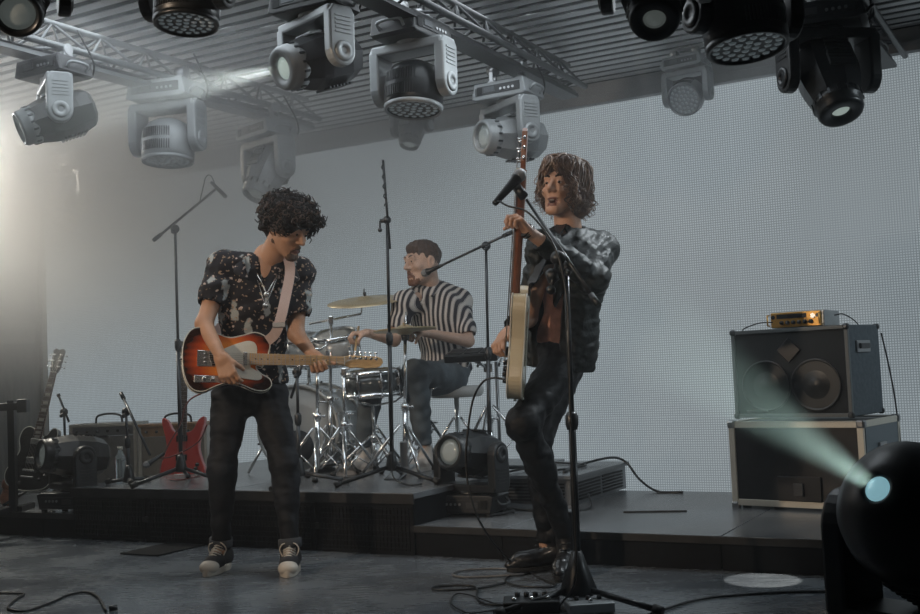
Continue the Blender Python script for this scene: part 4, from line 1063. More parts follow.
def singer():
    L = Vector(W(558, 571, 4.66)); L.z = 0
    root = thing('person', 'long-haired man in a black leather jacket singing into the microphone and holding his guitar upright', 'person', L)
    skin = skin_mat('fair skin', (0.46, 0.27, 0.185))
    P = W(560, 348, 4.72); C = W(568, 278, 4.68); N = W(569, 234, 4.66)
    SL = W(600, 250, 4.76); SR = W(545, 249, 4.56)
    TM = frame3(Vector((-.80, -.76, 0.0)), N - P)
    HM = frame3(Vector((-0.60, -.85, .12)), Vector((.10, .05, 1))); HC = W(563, 190, 4.62)
    eL = W(594, 279, 4.52); wL = W(530, 233, 4.36); eR = W(528, 318, 4.62); wR = W(505, 335, 4.50)
    hL = W(570, 362, 4.80); kL = W(526, 422, 4.48); aL = W(565, 540, 4.60)
    hR = W(548, 362, 4.62); kR = W(532, 430, 4.42); aR = W(549, 548, 4.52)
    # front (bent) leg is the left one in the picture plane
    hA, kA, aA = W(562, 362, 4.66), W(523, 424, 4.42), W(566, 534, 4.60)
    hB, kB, aB = W(566, 362, 4.84), W(537, 440, 4.64), W(547, 544, 4.70)
    S_ = Soft(); F = Field(); torso_field(F, P, C, N, SL, SR, TM, -.006, w=.95)
    arm_field(F, SL, eL, wL); arm_field(F, SR, eR, wR)
    leg_field(F, hA, kA, aA, -.008); leg_field(F, hB, kB, aB, -.008)
    for a in (aA, aB): F.cone(a, Vector((a.x, a.y, .06)), .032, .03)
    lo, hi = bounds([P, C, N, SR, SL, eR, wR, eL, wL, kA, kB, aA, aB, HC], .16); lo[2] = 0.02
    S_.add(F, lo, hi, .009)
    HFd, pf = head_field(HC, HM, 1.0, mouth=.010, jaw=1.12, lid=.0185, nose=1.08, neck=N + Vector((0, 0, -.02)))
    S_.add(HFd, *bounds([HC, N], .17), .0035)
    gt = (W(524, 118, 4.36) - W(508, 397, 4.36)).normalized()
    # raised left hand closes round the upright guitar neck
    lh = hand_field(wL, W(519, 219, 4.33) - wL, Vector((-.75, -.2, -.1)), gt, [(.9, 1.1, .7), (1.0, 1.2, .7), (1.0, 1.3, .8), (1.0, 1.3, .9)], (.5, .7), elbow=eL, s=.95)
    S_.add(lh, *bounds([wL], .17), .0035)
    rh = hand_field(wR, W(494, 349, 4.40) - wR, Vector((.5, .3, -.5)), Vector((.3, -.7, .6)), [(.6, .9, .6), (.7, 1.0, .7), (.8, 1.1, .7), (.9, 1.1, .7)], (.6, .6), elbow=eR, s=.95)
    S_.add(rh, *bounds([wR], .17), .0035)
    def mf(c):
        q = (c - nv(HC)) @ np.array(HM); r = np.zeros(len(c))
        z = q[:, 2]; lipz = (np.abs(q[:, 0]) < .022) & (q[:, 1] < -.074) & (z < -.049) & (z > -.088)
        r[lipz] = 1; return r
    S_.build('body', [skin, lip_m], root, L, matfn=mf)
    MB().ball(pf(0, -.078, -.067) - L, .014, 8, (1.1, .5, .7)).build('open_mouth', mat('dark mouth', (.03, .008, .008), .5), root)
    b = MB(); b.box(pf(0, -.0855, -.0615) - L, (.020, .004, .004), HM, .001); b.build('teeth', eye_w, root)
    eyes(pf, HM, root, L); brows(pf, root, L, hair_dark, r=.0058)
    # hair: shoulder-length, wavy, parted
    hm = mat('wavy brown hair', (0.14, 0.09, 0.065), .5, 0, .5, var=.4, vscale=30); hm2 = mat('backlit hair strands', (0.30, 0.22, 0.17), .5)  # paler second tone puts the light from behind into the strands
    H = Field(); H.ell(pf(0, .030, .045), (.088, .100, .084), HM); H.ell(pf(.055, .05, -.03), (.040, .062, .085), HM, .03); H.ell(pf(-.055, .05, -.02), (.034, .055, .075), HM, .03); H.ell(pf(0, .085, -.04), (.07, .04, .08), HM, .03)
    H.noise(.006, 90, 4); H.ell(pf(0, -.10, -.03), (.056, .075, .088), HM, .01, 's')
    hair = Soft().add(H, *bounds([HC], .2), .005).build('hair', hm, root, L, label='long wavy brown hair lit from behind')
    rnd = random.Random(5); b = MB(); b2 = MB()
    for i in range(680):
        sd = rnd.choice((-1, 1)); a = rnd.uniform(.0, 1) ** .8 * PI * .98      # 0 = front, PI = back
        front = a < .62
        top = Vector((sd * .006 + rnd.uniform(-.01, .01), -.050 + rnd.uniform(0, .12) * (0.15 if front else 1), .136 + rnd.uniform(-.008, .012)))
        R1 = .100 + rnd.uniform(-.008, .024)
        m1 = Vector((sd * math.sin(a) * R1 * .78, .022 - math.cos(a) * R1 * 1.12, .082 + rnd.uniform(-.01, .02)))
        ln = (.03 if front else rnd.uniform(.07, .155))
        m2 = Vector((sd * (math.sin(a) * R1 * .80), .025 - math.cos(a) * R1 * (1.05), .055 - ln * .55)); m2.x += rnd.uniform(-.012, .012)
        if front: m2 = Vector((sd * rnd.uniform(.045, .088), -.062 + rnd.uniform(-.01, .02), .030 + rnd.uniform(-.02, .02))); e = Vector((sd * rnd.uniform(.078, .11), -.03 + rnd.uniform(-.02, .03), -.03 + rnd.uniform(-.06, .03)))
        else: e = m2 + Vector((sd * rnd.uniform(-.03, .012), rnd.uniform(-.03, .03), -ln * .5))
        if not front and abs(m2.x) < .06 and m2.y < -.04: continue
        ww = rnd.uniform(0, 6); pts = [top, top.lerp(m1, .5) + Vector((sd * .018, -.0, .016)), m1, m2, (m2 + e) / 2 + Vector((.012 * math.sin(ww), .012 * math.cos(ww), 0)), e]
        cc = sm_curve([Vector(q) for q in pts], 4); am = rnd.uniform(.005, .016); fr = rnd.uniform(.7, 1.3); nn = len(cc)
        cc = [q + Vector((math.sin(fr * i_ + ww) * am, math.cos(fr * i_ * .9 + ww) * am, math.sin(fr * i_ * 1.3) * am * .5)) * (i_ / nn) ** .6 for i_, q in enumerate(cc)]
        strands(b if rnd.random() < .8 else b2, [pf(*q) for q in cc][::2] + [pf(*cc[-1])], rnd.uniform(.0024, .0048), L, 4)
    b.build('hair_strands', hm, hair)['kind'] = 'stuff'; b2.build('hair_strands', hm2, hair, label='strands of hair coloured pale as backlight')['kind'] = 'stuff'
    up = (N - P).normalized()
    # shirt under the jacket
    sm_ = mat('dusty pink shirt cloth', (0.34, 0.17, 0.13), .8, var=.25, vscale=25)
    F = Field(); torso_field(F, P + (C - P) * .15, C, N, SL, SR, TM, .008, w=.95, neck=False); F.noise(.003, 70, 3); F.plane(P + up * .02, -up)
    F.cone(N + TM @ Vector((0, -.15, .0)), C + TM @ Vector((0, -.19, .0)), .06, .02, .006, 's'); F.cone(N - up * .03, N + up * .2, .06, .07, .006, 's')
    Soft().add(F, *bounds([P, C, N, SR, SL], .16), .007).build('shirt', sm_, root, L, label='dusty pink open-necked shirt')
    # leather jacket
    jk = mat('black leather', (0.005, 0.008, 0.008), .50, 0, .35, coat=.0, bump=.25, bscale=70)
    F = Field(); torso_field(F, P + (C - P) * .10, C, N, SL, SR, TM, .024, w=.94, neck=False)
    F.cone(C, P - up * .14, .150, .166, .04, flat=TM.col[1], ff=.80)
    for s_ in (SR, SL): F.cone(N + Vector((0, .01, -.035)), s_, .064, .066, .05)
    F.cone(SL, eL, .062, .054, .03, rip=.005, freq=75); F.cone(eL, wL.lerp(eL, .10), .058, .043, .03, rip=.006, freq=80, ph=1)
    F.cone(SR, eR, .070, .055, .03, rip=.006, freq=75); F.cone(eR, wR.lerp(eR, .15), .055, .040, .03, rip=.005, freq=80)
    F.noise(.006, 45, 7); F.noise(.0045, 110, 1)
    F.plane(P - up * .085, -up)
    fw = TM @ Vector((0, -1, 0)); lt = TM @ Vector((1, 0, 0))
    F.cone(N + fw * .10 - up * .02 + lt * .01, P + fw * .20 + lt * .035 - up * .10, .055, .105, .006, 's')        # open front
    F.cone(N - up * .03, N + up * .2, .056, .075, .006, 's')
    F.cone(wL.lerp(eL, .02), wL + (wL - eL) * .5, .06, .06, .003, 's') ; F.cone(wR.lerp(eR, .05), wR + (wR - eR) * .5, .06, .06, .003, 's')
    j = Soft().add(F, *bounds([P - up * .1, C, N, SR, SL, eR, eL, wL, wR], .17), .006).build('jacket', jk, root, L, label='black leather jacket hanging open')
    for sx in (-1, 1):
        A = [N + TM @ Vector((sx * .060, .05, .030)), N + TM @ Vector((sx * .068, -.03, .015)), N + TM @ Vector((sx * .060, -.100, -.06)), C + TM @ Vector((sx * .055, -.142, -.02)), C + TM @ Vector((sx * .060, -.145, -.10))]
        Bq = [N + TM @ Vector((sx * .085, .06, -.005)), N + TM @ Vector((sx * .105, -.02, -.02)), N + TM @ Vector((sx * .125, -.095, -.10)), C + TM @ Vector((sx * .115, -.135, -.02)), C + TM @ Vector((sx * .075, -.148, -.12))]
        lapel('lapel', jk, root, L, A, Bq, TM @ Vector((0, -.008, 0)))
    # trousers
    tr_ = mat('black waxed trousers', (0.005, 0.006, 0.008), .55, 0, .25, bump=.1, bscale=120)
    F = Field(); F.ell(P + Vector((0, 0, -.01)), (.150, .115, .105), TM); F.cone(P, P + up * .07, .132, .128, .03, flat=TM.col[1], ff=.74)
    bA = ((hA + aA) / 2 - kA).normalized()
    leg_field(F, hA, kA, aA, .008, .03, .004, back=bA); leg_field(F, hB, kB, aB, .006, .03, .004, back=bA)
    F.ell(kA, (.060, .060, .07), basis(kA - hA), .03); F.noise(.004, 50, 8); F.noise(.0025, 120, 2); F.plane(P + up * .07, up); F.plane((0, 0, .12), (0, 0, -1))
    Soft().add(F, *bounds([P + up * .1, kA, kB, aA, aB, hA, hB], .14), .0065).build('trousers', tr_, root, L, label='tight black trousers')
    bt = mat('black boot leather', (0.007, 0.007, 0.008), .35, coat=.2, bump=.1, bscale=100)
    boot(root, Vector((aA.x + .005, aA.y, 0)) - L, R(-18), bt, .25); boot(root, Vector((aB.x + .01, aB.y, 0)) - L, R(-78), bt, .27)
    for k in range(3):
        b = MB(); t = (wL - eL).normalized(); b.lathe([(.029, -.003), (.032, 0), (.029, .003)], wL + t * (.005 + .008 * k) - L, t, 16); b.build('bracelet', silver if k == 1 else rubber, root)
    return root, dict(N=N, C=C, P=P, SL=SL, SR=SR, TM=TM)
SING, SJ = singer()
# his guitar, held upright, seen almost edge on
b0 = W(511, 344, 4.38); b1 = W(524, 118, 4.38)
g2, g2M = guitar('electric_guitar', 'cream electric guitar held upright by the singer, seen from its edge', b0, b1 - b0, Vector((-1, .10, 0)), cream, S_OUT, redneck, rosew, guard=None, bind=white_p, head='B', hot='S', scale=.80)
g2.scale = (1.0, 1.0, 1.3)
sp = [b0 + g2M @ Vector((.22, -.0, -.06)), W(531, 285, 4.50), W(548, 248, 4.50), SJ['SR'].lerp(SJ['N'], .6) + Vector((.03, .02, .09))]
strap('guitar_strap', 'black leather guitar strap across the front of the leather jacket', sp, .05, mat('black strap', (0.01, 0.01, 0.011), .4), [(-.8, -.6, 0), (-.8, -.6, 0), (-.6, -.6, .4), (0, -.1, 1)])
# ================================================================ the drummer
def drummer():
    L = Vector(W(445, 470, 6.62)); L.z = TZ
    root = thing('person', 'bearded short-haired drummer in a striped shirt, seated behind the cymbals', 'person', L)
    skin = skin_mat('pale skin', (0.50, 0.33, 0.25))
    P = W(446, 368, 6.74); C = W(437, 315, 6.66); N = W(430, 287, 6.62)
    SL = W(459, 301, 6.68); SR = W(405, 303, 6.52); TM = frame3(Vector((-.50, -.80, 0)), N - P)
    HM = frame3(Vector((-.80, -.56, -.10))); HC = W(422, 263, 6.54)
    eL = W(468, 341, 6.54); wL = W(427, 333, 6.36); eR = W(394, 340, 6.46); wR = W(368, 333, 6.30)
    hL = W(452, 378, 6.67); kL = W(415, 372, 6.32); aL = W(424, 450, 6.40)
    hR = W(436, 380, 6.64); kR = W(372, 384, 6.47); aR = W(362, 450, 6.42)
    for a_ in (aL, aR): a_.z = TZ + .115
    S_ = Soft(); F = Field(); torso_field(F, P, C, N, SL, SR, TM, 0, w=.95)
    arm_field(F, SL, eL, wL); arm_field(F, SR, eR, wR); leg_field(F, hL, kL, aL, -.004); leg_field(F, hR, kR, aR, -.004)
    S_.add(F, *bounds([P, C, N, SR, SL, eR, wR, eL, wL, kL, kR, aL, aR], .14), .010)
    HFd, pf = head_field(HC, HM, 1.10, jaw=1.1, lid=.0185, nose=1.05, neck=N + Vector((0, 0, -.02)))
    S_.add(HFd, *bounds([HC, N], .17), .004)
    for w, e, tgt, cu in ((wL, eL, Vector((-.9, -.25, .12)), .9), (wR, eR, Vector((-.9, -.3, 0)), .9)):
        S_.add(hand_field(w, tgt, Vector((0, 0, -1)), Vector((.3, -.9, 0)) if w is wR else Vector((.3, -.9, 0)), [(cu, 1.1, .7)] * 3 + [(cu + .1, 1.2, .8)], (.5, .7), elbow=e), *bounds([w], .15), .0045)
    def mf(c):
        q = (c - nv(HC)) @ np.array(HM) / 1.10; r = np.zeros(len(c)); r[(np.abs(q[:, 0]) < .022) & (q[:, 1] < -.078) & (q[:, 2] < -.050) & (q[:, 2] > -.074)] = 1; return r
    S_.build('body', [skin, lip_m], root, L, matfn=mf)
    eyes(pf, HM, root, L); hb = mat('chestnut hair', (0.070, 0.042, 0.030), .65, bump=.5, bscale=300, var=.3, vscale=60); brows(pf, root, L, hb)
    H = Field(); H.ell(pf(0, .024, .040), (.087, .106, .094), HM); H.ell(pf(0, -.03, .088), (.060, .055, .030), HM, .04); H.noise(.0035, 160, 3)
    H.ell(pf(0, -.098, -.025), (.082, .078, .082), HM, .008, 's'); H.plane(pf(0, .0, -.035), HM @ Vector((0, -.35, -1)))
    Soft().add(H, *bounds([HC], .17), .0045).build('hair', hb, root, L, label='short brown hair')
    B = Field(); B.cone(pf(-.058, .0, -.040), pf(-.02, -.068, -.098), .020, .020); B.cone(pf(.058, .0, -.040), pf(.02, -.068, -.098), .020, .020, .02); B.ell(pf(0, -.078, -.100), (.030, .020, .022), HM)
    B.cone(pf(-.028, -.082, -.070), pf(0, -.094, -.044), .006, .006); B.cone(pf(.028, -.082, -.070), pf(0, -.094, -.044), .006, .006); B.noise(.003, 300, 3)
    Soft().add(B, *bounds([HC], .15), .0045).build('beard', mat('red-brown beard', (0.16, 0.075, 0.045), .8, bump=.4, bscale=300), root, L, label='trimmed red-brown beard')
    # striped shirt
    m = bpy.data.materials.new('striped shirt cloth'); m.use_nodes = True; nt = m.node_tree; bs = nt.nodes['Principled BSDF']; bs.inputs['Roughness'].default_value = .85
    tc = nt.nodes.new('ShaderNodeTexCoord'); mp = nt.nodes.new('ShaderNodeMapping'); mp.inputs['Rotation'].default_value = (0, R(-6), math.atan2(.50, .80)); nt.links.new(tc.outputs['Object'], mp.inputs[0])
    w = nt.nodes.new('ShaderNodeTexWave'); w.inputs['Scale'].default_value = 11.5; w.inputs['Distortion'].default_value = 0; nt.links.new(mp.outputs[0], w.inputs[0])
    cr = nt.nodes.new('ShaderNodeValToRGB'); cr.color_ramp.interpolation = 'CONSTANT'; e = cr.color_ramp.elements; e[0].color = (.02, .02, .03, 1); e[1].position = .45; e[1].color = (.46, .43, .40, 1); q = e.new(.62); q.color = (.10, .09, .10, 1); q = e.new(.72); q.color = (.50, .47, .44, 1)
    nt.links.new(w.outputs['Fac'], cr.inputs[0]); nt.links.new(cr.outputs[0], bs.inputs['Base Color'])
    F = Field(); torso_field(F, P, C, N, SL, SR, TM, .018, w=.98, neck=False); up = (N - P).normalized()
    for s_ in (SR, SL): F.cone(N + Vector((0, .02, -.03)), s_, .062, .060, .05)
    F.cone(SL, SL.lerp(eL, .74), .066, .064, .03, rip=.004, freq=70); F.cone(SR, SR.lerp(eR, .62), .066, .062, .03, rip=.004, freq=70)
    F.noise(.006, 40, 6); F.plane(P - up * .03, -up)
    for s_, e_, k_ in ((SR, eR, .52), (SL, eL, .64)): F.cone(s_.lerp(e_, k_), s_.lerp(e_, 1.05), .050, .050, .004, 's')
    F.cone(N - up * .03, N + up * .2, .056, .08, .006, 's'); F.cone(N + TM @ Vector((0, -.14, 0)), C + TM @ Vector((0, -.17, .05)), .035, .01, .006, 's')
    sh = Soft().add(F, *bounds([P, C, N, SR, SL, eR, eL], .14), .007).build('shirt', m, root, L, label='short-sleeved shirt with dark and pale vertical stripes')
    for sx in (-1, 1):
        A = [N + TM @ Vector((sx * .05, .06, .03)), N + TM @ Vector((sx * .062, -.01, .018)), N + TM @ Vector((sx * .030, -.085, -.045))]
        Bq = [N + TM @ Vector((sx * .07, .07, 0)), N + TM @ Vector((sx * .092, -.01, -.01)), N + TM @ Vector((sx * .075, -.09, -.07))]
        lapel('collar', m, root, L, A, Bq, TM @ Vector((0, -.006, 0)))
    jn = mat('blue grey denim', (0.075, 0.095, 0.11), .8, var=.25, vscale=8, bump=.1, bscale=300)
    F = Field(); F.ell(P, (.165, .13, .11), TM); leg_field(F, hL, kL, aL, .014, .04, .004); leg_field(F, hR, kR, aR, .012, .04, .004); F.noise(.006, 45, 8); F.plane((0, 0, aL.z + .03), (0, 0, -1))
    Soft().add(F, *bounds([P, kL, kR, aL, aR, hL, hR], .14), .008).build('trousers', jn, root, L, label='blue-grey denim trousers')
    c = mat('white shoe canvas', (.5, .47, .44), .7); 
    for a, yaw in ((aL, R(-35)), (aR, R(-50))):
        M = Matrix.Translation((a.x, a.y, a.z - .115)) @ Matrix.Rotation(yaw, 4, 'Z'); q = lambda *t: M @ Vector(t)
        F = Field(); F.cone(q(0, .01, .12), q(0, .01, .06), .042, .042); F.cone(q(0, .03, .05), q(0, -.15, .035), .040, .030, .03); F.plane(q(0, 0, .012), (0, 0, -1))
        s_ = Soft().add(F, *bounds([q(0, .1, 0), q(0, -.2, .1)], .06), .006).build('shoe', c, root, L)
        b = MB(); b.prism([(math.sin(2 * PI * i / 20) * .042, -.055 + math.cos(2 * PI * i / 20) * .125) for i in range(20)], 0, .022, M.to_3x3(), M.translation - L); b.build('sole', c, s_)
    return root, dict(wL=wL, wR=wR, P=P)
DRUM, DJ = drummer()
# ================================================================ drum kit
brass = mat('cymbal bronze', (0.62, 0.52, 0.34), .38, .55, bump=.15, bscale=40, stretch=(1, 1, 1))
shell_m = mat('pale drum shell', (0.42, 0.44, 0.44), .25, .1, coat=.5, var=.12, vscale=6)
head_m = mat('drum skin', (0.50, 0.51, 0.50), .55)
dark_shell = mat('dark drum shell', (0.05, 0.06, 0.065), .2, .1, coat=.6)
DG = 'drum kit pieces'
def drum(name, label, c, axis, r, d, sm, lugs=8, up=Vector((0, 0, 1)), legs=None, dark_front=False):
    B = basis(axis, up); t = thing(name, label, 'drum', c, (0, 0, 0), DG)
    A = Vector(axis).normalized()
    MB().lathe([(r * .985, -d / 2), (r * .985, d / 2)], (0, 0, 0), A, 40).build('shell', sm, t)
    for sg in (-1, 1):
        MB().lathe([(r * .95, sg * (d / 2 + .004)), (r * .5, sg * (d / 2 + .005)), (0, sg * (d / 2 + .005))], (0, 0, 0), A, 40).build('drum_head', head_m, t)
        MB().lathe([(r * .985, sg * (d / 2 - .012)), (r * 1.03, sg * (d / 2 - .012)), (r * 1.03, sg * (d / 2 + .016)), (r * .965, sg * (d / 2 + .016)), (r * .965, sg * (d / 2 + .004))], (0, 0, 0), A, 40).build('hoop', chrome if r < .22 else sm, t)
    for k in range(lugs):
        a = 2 * PI * (k + .5) / lugs; e = B @ Vector((math.cos(a), math.sin(a), 0)) * r
        b = MB(); b.tube([e * 1.045 - A * (d / 2 + .015), e * 1.045 + A * (d / 2 + .015)], .0035, 6); b.box(e * 1.02, (.02, .02, min(.05, d * .5)), B, .004)
        for sg in (-1, 1): b.box(e * 1.05 + A * sg * (d / 2 + .012), (.012, .012, .012), B)
        b.build('tension_rod', chrome, t)
    return t, B
bc = W(311, 427, 6.75); bc.z = TZ + .262
bd, bB = drum('bass_drum', 'large pale bass drum facing the room from the drum platform', bc, (.28, .96, 0), .258, .36, shell_m, 10)
A_ = Vector((-.28, -.96, 0)).normalized(); Bb = basis(A_)
b = MB(); b.lathe([(.238, .188), (.10, .189), (0, .189)], (0, 0, 0), A_, 32); 
# dark round disc low on the front skin
MB().lathe([(.098, .1895), (.05, .1905), (0, .1905)], Vector((0, 0, -.105)), A_, 28).build('dark_disc', mat('dark disc', (0.03, 0.033, 0.04), .5), bd)
for sx in (-1, 1):
    sd = Vector((A_.y, -A_.x, 0)) * sx
    MB().tube([sd * .24 + Vector((0, 0, -.06)) + A_ * .12, sd * .33 + Vector((0, 0, -.255)) + A_ * .20], .008, 8).build('spur', chrome, bd)
b = MB(); b.tube([Vector((0, 0, .25)), Vector((0, 0, .38))], .012, 8); b.tube([Vector((0, 0, .36)), Vector((.05, -.03, .40))], .009, 8); b.build('tom_mount', chrome, bd)
drum('rack_tom', 'small chrome-rimmed tom above the bass drum', W(337, 347, 6.62), (-.10, -.30, 1), .132, .15, shell_m, 6)
drum('rack_tom', 'tom partly hidden behind the fretting hand of the curly-haired man', W(305, 350, 6.70), (.05, -.30, 1), .120, .14, shell_m, 6)
sc_ = W(372, 383, 6.30); sn, _ = drum('snare_drum', 'shallow snare drum in front of the drummer, between the cymbals', sc_, (-.05, -.06, 1), .165, .12, dark_shell, 8)
def tripod(t, z0, zb, r, m, yaw=0.0, n=3, leg_r=.009, foot=True, tube_w=.0, at=(0, 0)):
    """folding legs from a collar at height z0 spreading to the floor at zb (both local)"""
    for k in range(n):
        a = yaw + 2 * PI * k / n; d = Vector((math.cos(a), math.sin(a), 0)); o = Vector((*at, 0))
        e = o + d * r + Vector((0, 0, zb + .012))
        b = MB(); b.tube([o + d * .02 + Vector((0, 0, z0)), e], leg_r, 8); b.tube([o + d * .02 + Vector((0, 0, zb + .05)), o + d * r * .5 + Vector((0, 0, (z0 + zb) / 2 + .005))], leg_r * .6, 6)
        leg = b.build('leg', m, t)
        if foot: MB().ball(e, .014, 8, (1.3, 1.3, 1)).build('rubber_foot', rubber, leg)
def stand(name, label, cat, base, top, m, r=.22, group=None, z0=.28, pr=.012, yaw=.3):
    """upright stand: base is the floor point, top where the pole ends"""
    t = thing(name, label, cat, base, (0, 0, 0), group); d = Vector(top) - Vector(base)
    low_ = Vector((0, 0, .05)); mid = low_.lerp(d, .45)
    MB().tube([low_, mid], pr * 1.2, 10).build('lower_pole', m, t); MB().tube([mid, d], pr * .8, 10).build('upper_pole', m, t)
    b = MB(); b.lathe([(pr * 1.7, -.02), (pr * 1.9, 0), (pr * 1.7, .02)], mid, d, 10); b.tube([mid, mid + Vector((.035, -.01, 0))], .005, 6); b.ball(mid + Vector((.04, -.01, 0)), .009, 6); b.build('collar_knob', dark_steel if m is not chrome else chrome, t)
    tripod(t, z0, 0, r, m, yaw)
    return t, d
def cymbal(label, c, nrm, r, flip=False):
    A = Vector(nrm).normalized(); B = basis(A)
    p = [(.0, .020), (.012, .0195), (.035, .012), (.048, .003), (.055, .0), (r * .6, -.006), (r, -.014), (r * .997, -.0155), (r * .6, -.0075), (.05, -.0015), (.03, .010), (.0, .018)]
    o = MB().lathe(p, (0, 0, 0), A, 48).build('cymbal', brass, None, loc=c); return tag(o, label, 'cymbal', 'cymbals')
# crash cymbal and its boom stand
c1 = W(365, 299, 6.55); cymbal('broad crash cymbal tilted to the room, above the bass drum', c1, (-.05, -.22, 1), .228)
bp_ = W(331, 480, 6.5); bp_.z = TZ; tp = W(331, 320, 6.5)
t, d = stand('cymbal_stand', 'chrome boom stand carrying the tilted crash cymbal', 'stand', bp_, tp, chrome, .26, 'cymbal stands')
o = Vector(bp_); b = MB(); b.tube([W(309, 324, 6.5) - o, W(361, 314, 6.55) - o], .007, 8); b.tube([W(361, 314, 6.55) - o, c1 - o + Vector((-.0, -.01, .06))], .005, 8); b.build('boom', chrome, t)
MB().lathe([(.016, -.012), (.016, .012), (.007, .016)], c1 - o, (-.05, -.22, 1), 12).build('felt', black_plastic, t)
MB().lathe([(.010, .020), (.010, .040), (0, .042)], c1 - o, (-.05, -.22, 1), 12).build('wing_nut', black_metal, t)
MB().box(tp - o, (.03, .03, .05), None, .006).build('tilter', chrome, t)
# hi-hats
c2 = W(405, 330, 6.15); b2_ = Vector((c2.x - .03, c2.y, TZ))
cymbal('upper hi-hat cymbal, almost edge-on before the drummer', c2 + Vector((0, 0, .012)), (-.03, .03, 1), .178)
cymbal('lower hi-hat cymbal, almost edge-on before the drummer', c2 + Vector((0, 0, -.012)), (.03, -.03, -1), .178)
t, d = stand('cymbal_stand', 'chrome hi-hat stand with pedal in front of the drummer', 'stand', b2_, c2 + Vector((0, 0, -.03)), chrome, .25, 'cymbal stands', yaw=.9)
MB().tube([d, d + Vector((.01, 0, .13))], .004, 6).build('pull_rod', chrome, t)
MB().lathe([(.02, -.03), (.024, 0), (.016, .012)], d, (0, 0, 1), 14).build('cup', black_plastic, t)
b = MB(); b.box((-.02, -.14, .03), (.09, .26, .012), Euler((R(12), 0, R(-20))).to_matrix(), .004); b.build('pedal', steel, t)
b = MB(); b.box((0, -.05, .12), (.045, .04, .14), None, .006); b.build('pedal_frame', steel, t)
# snare stand
sb = Vector((sc_.x, sc_.y, TZ)); t, d = stand('snare_stand', 'low chrome stand under the snare drum', 'stand', sb, sc_ + Vector((0, 0, -.13)), chrome, .24, 'cymbal stands', z0=.22, yaw=1.2)
b = MB()
for k in range(3):
    a = 2 * PI * k / 3; e = Vector((math.cos(a), math.sin(a), 0)); b.tube([d, d + e * .13 + Vector((0, 0, .02)), d + e * .172 + Vector((0, 0, .05)), d + e * .172 + Vector((0, 0, .085))], .006, 6)
b.build('basket', chrome, t)
# bass drum pedal
pp = W(356, 470, 6.52); pp.z = TZ; t = thing('bass_drum_pedal', 'steel kick pedal under the foot of the drummer, beside the bass drum', 'pedal', pp)
MB().box((0, 0, .01), (.10, .30, .012), Matrix.Rotation(R(-25), 3, 'Z'), .003).build('base_plate', steel, t)
MB().box((0, -.01, .055), (.085, .27, .010), Euler((R(14), 0, R(-25))).to_matrix(), .003).build('footboard', chrome, t)
b = MB(); b.tube([(-.09, .10, 0), (-.09, .10, .16)], .009, 8); b.tube([(.03, .15, 0), (.03, .15, .16)], .009, 8); b.tube([(-.09, .10, .15), (.03, .15, .15)], .006, 8); b.build('pedal_frame', chrome, t)
b = MB(); b.tube([(-.03, .125, .15), (-.06, .17, .30)], .004, 6); b.ball((-.062, .175, .31), .024, 8); b.build('beater', white_p, t)
# more chrome stands crowding the kit
for (px_, py_, Z_, ty, lab, rr) in ((345, 478, 6.15, 372, 'short chrome stand directly right of the bass drum front', .24), (318, 476, 6.2, 352, 'chrome stand rising before the bass drum skin', .26), (430, 474, 6.45, 392, 'low chrome stand between the drummer and the black mic stand', .22)):
    q = W(px_, py_, Z_); q.z = TZ; t, d = stand('drum_stand', lab, 'stand', q, W(px_ - 1, ty, Z_), chrome, rr, 'cymbal stands', yaw=px_ * .7)
    b = MB(); b.tube([d, d + Vector((.07, .02, .05))], .007, 6); b.box(d, (.03, .03, .045), None, .005); b.tube([d * .6, d * .6 + Vector((.05, 0, 0))], .006, 6); b.build('clamp', chrome, t)
# loose chain of small hardware behind the hi-hat: a hanging set of bells on a rod
cb = W(372, 470, 6.7); cb.z = TZ
t, d = stand('percussion_stand', 'thin stand with small metal fittings just left of the hi-hat stand', 'stand', cb, W(372, 398, 6.7), chrome, .2, 'cymbal stands')
for k in range(9):
    z = .14 + k * .045; b = MB(); b.ball((.02 * (-1) ** k, -.01, z), .012, 6); b.tube([(0, 0, z), (.05 * (-1) ** k, -.01, z + .01)], .004, 5); b.build('fitting', chrome, t)
# stool
st_c = W(456, 389, 6.78); sb = Vector((st_c.x, st_c.y, TZ)); t = thing('drum_stool', 'round pale-topped drum stool under the drummer', 'stool', sb)
hz = st_c.z - TZ
MB().lathe([(0, -.05), (.15, -.05), (.168, -.03), (.170, .0), (.160, .018), (0, .022)], (0, 0, hz), (0, 0, 1), 28).build('seat', mat('pale vinyl', (.45, .45, .44), .4), t)
MB().tube([(0, 0, .08), (0, 0, hz - .05)], .016, 10).build('pole', chrome, t); tripod(t, .28, 0, .24, chrome, .5)
# sample pad on its stand
pc = W(474, 355, 6.15); sb = Vector((W(489, 400, 6.25).x, 6.25, TZ)); t, d = stand('pad_stand', 'chrome stand holding the drum pad beside the drummer', 'stand', sb, W(488, 368, 6.25), chrome, .30, 'cymbal stands', z0=.36, yaw=.2)
b = MB(); b.tube([d, pc - sb + Vector((0, .05, -.03))], .010, 8); b.box(d, (.05, .04, .05), None, .006)
for k in range(4): b.tube([d + Vector((-.12 + k * .06, -.02, .01)), d + Vector((-.10 + k * .06, .01, .05))], .008, 6)
b.build('bracket', chrome, t)
q = d * .45; MB().tube([q + Vector((.05, .04, -.3)), q + Vector((.05, .04, .35))], .009, 8).build('second_pole', steel, t)
t = thing('drum_pad', 'flat black electronic drum pad to the right of the drummer', 'instrument', pc, (R(10), 0, R(-12)))
MB().box((0, 0, 0), (.30, .22, .045), None, .008).build('case', black_plastic, t)
for i in range(3):
    for j in range(2): MB().box((-.09 + i * .09, -.045 + j * .09, .024), (.08, .08, .008), None, .003).build('pad', rubber, t)
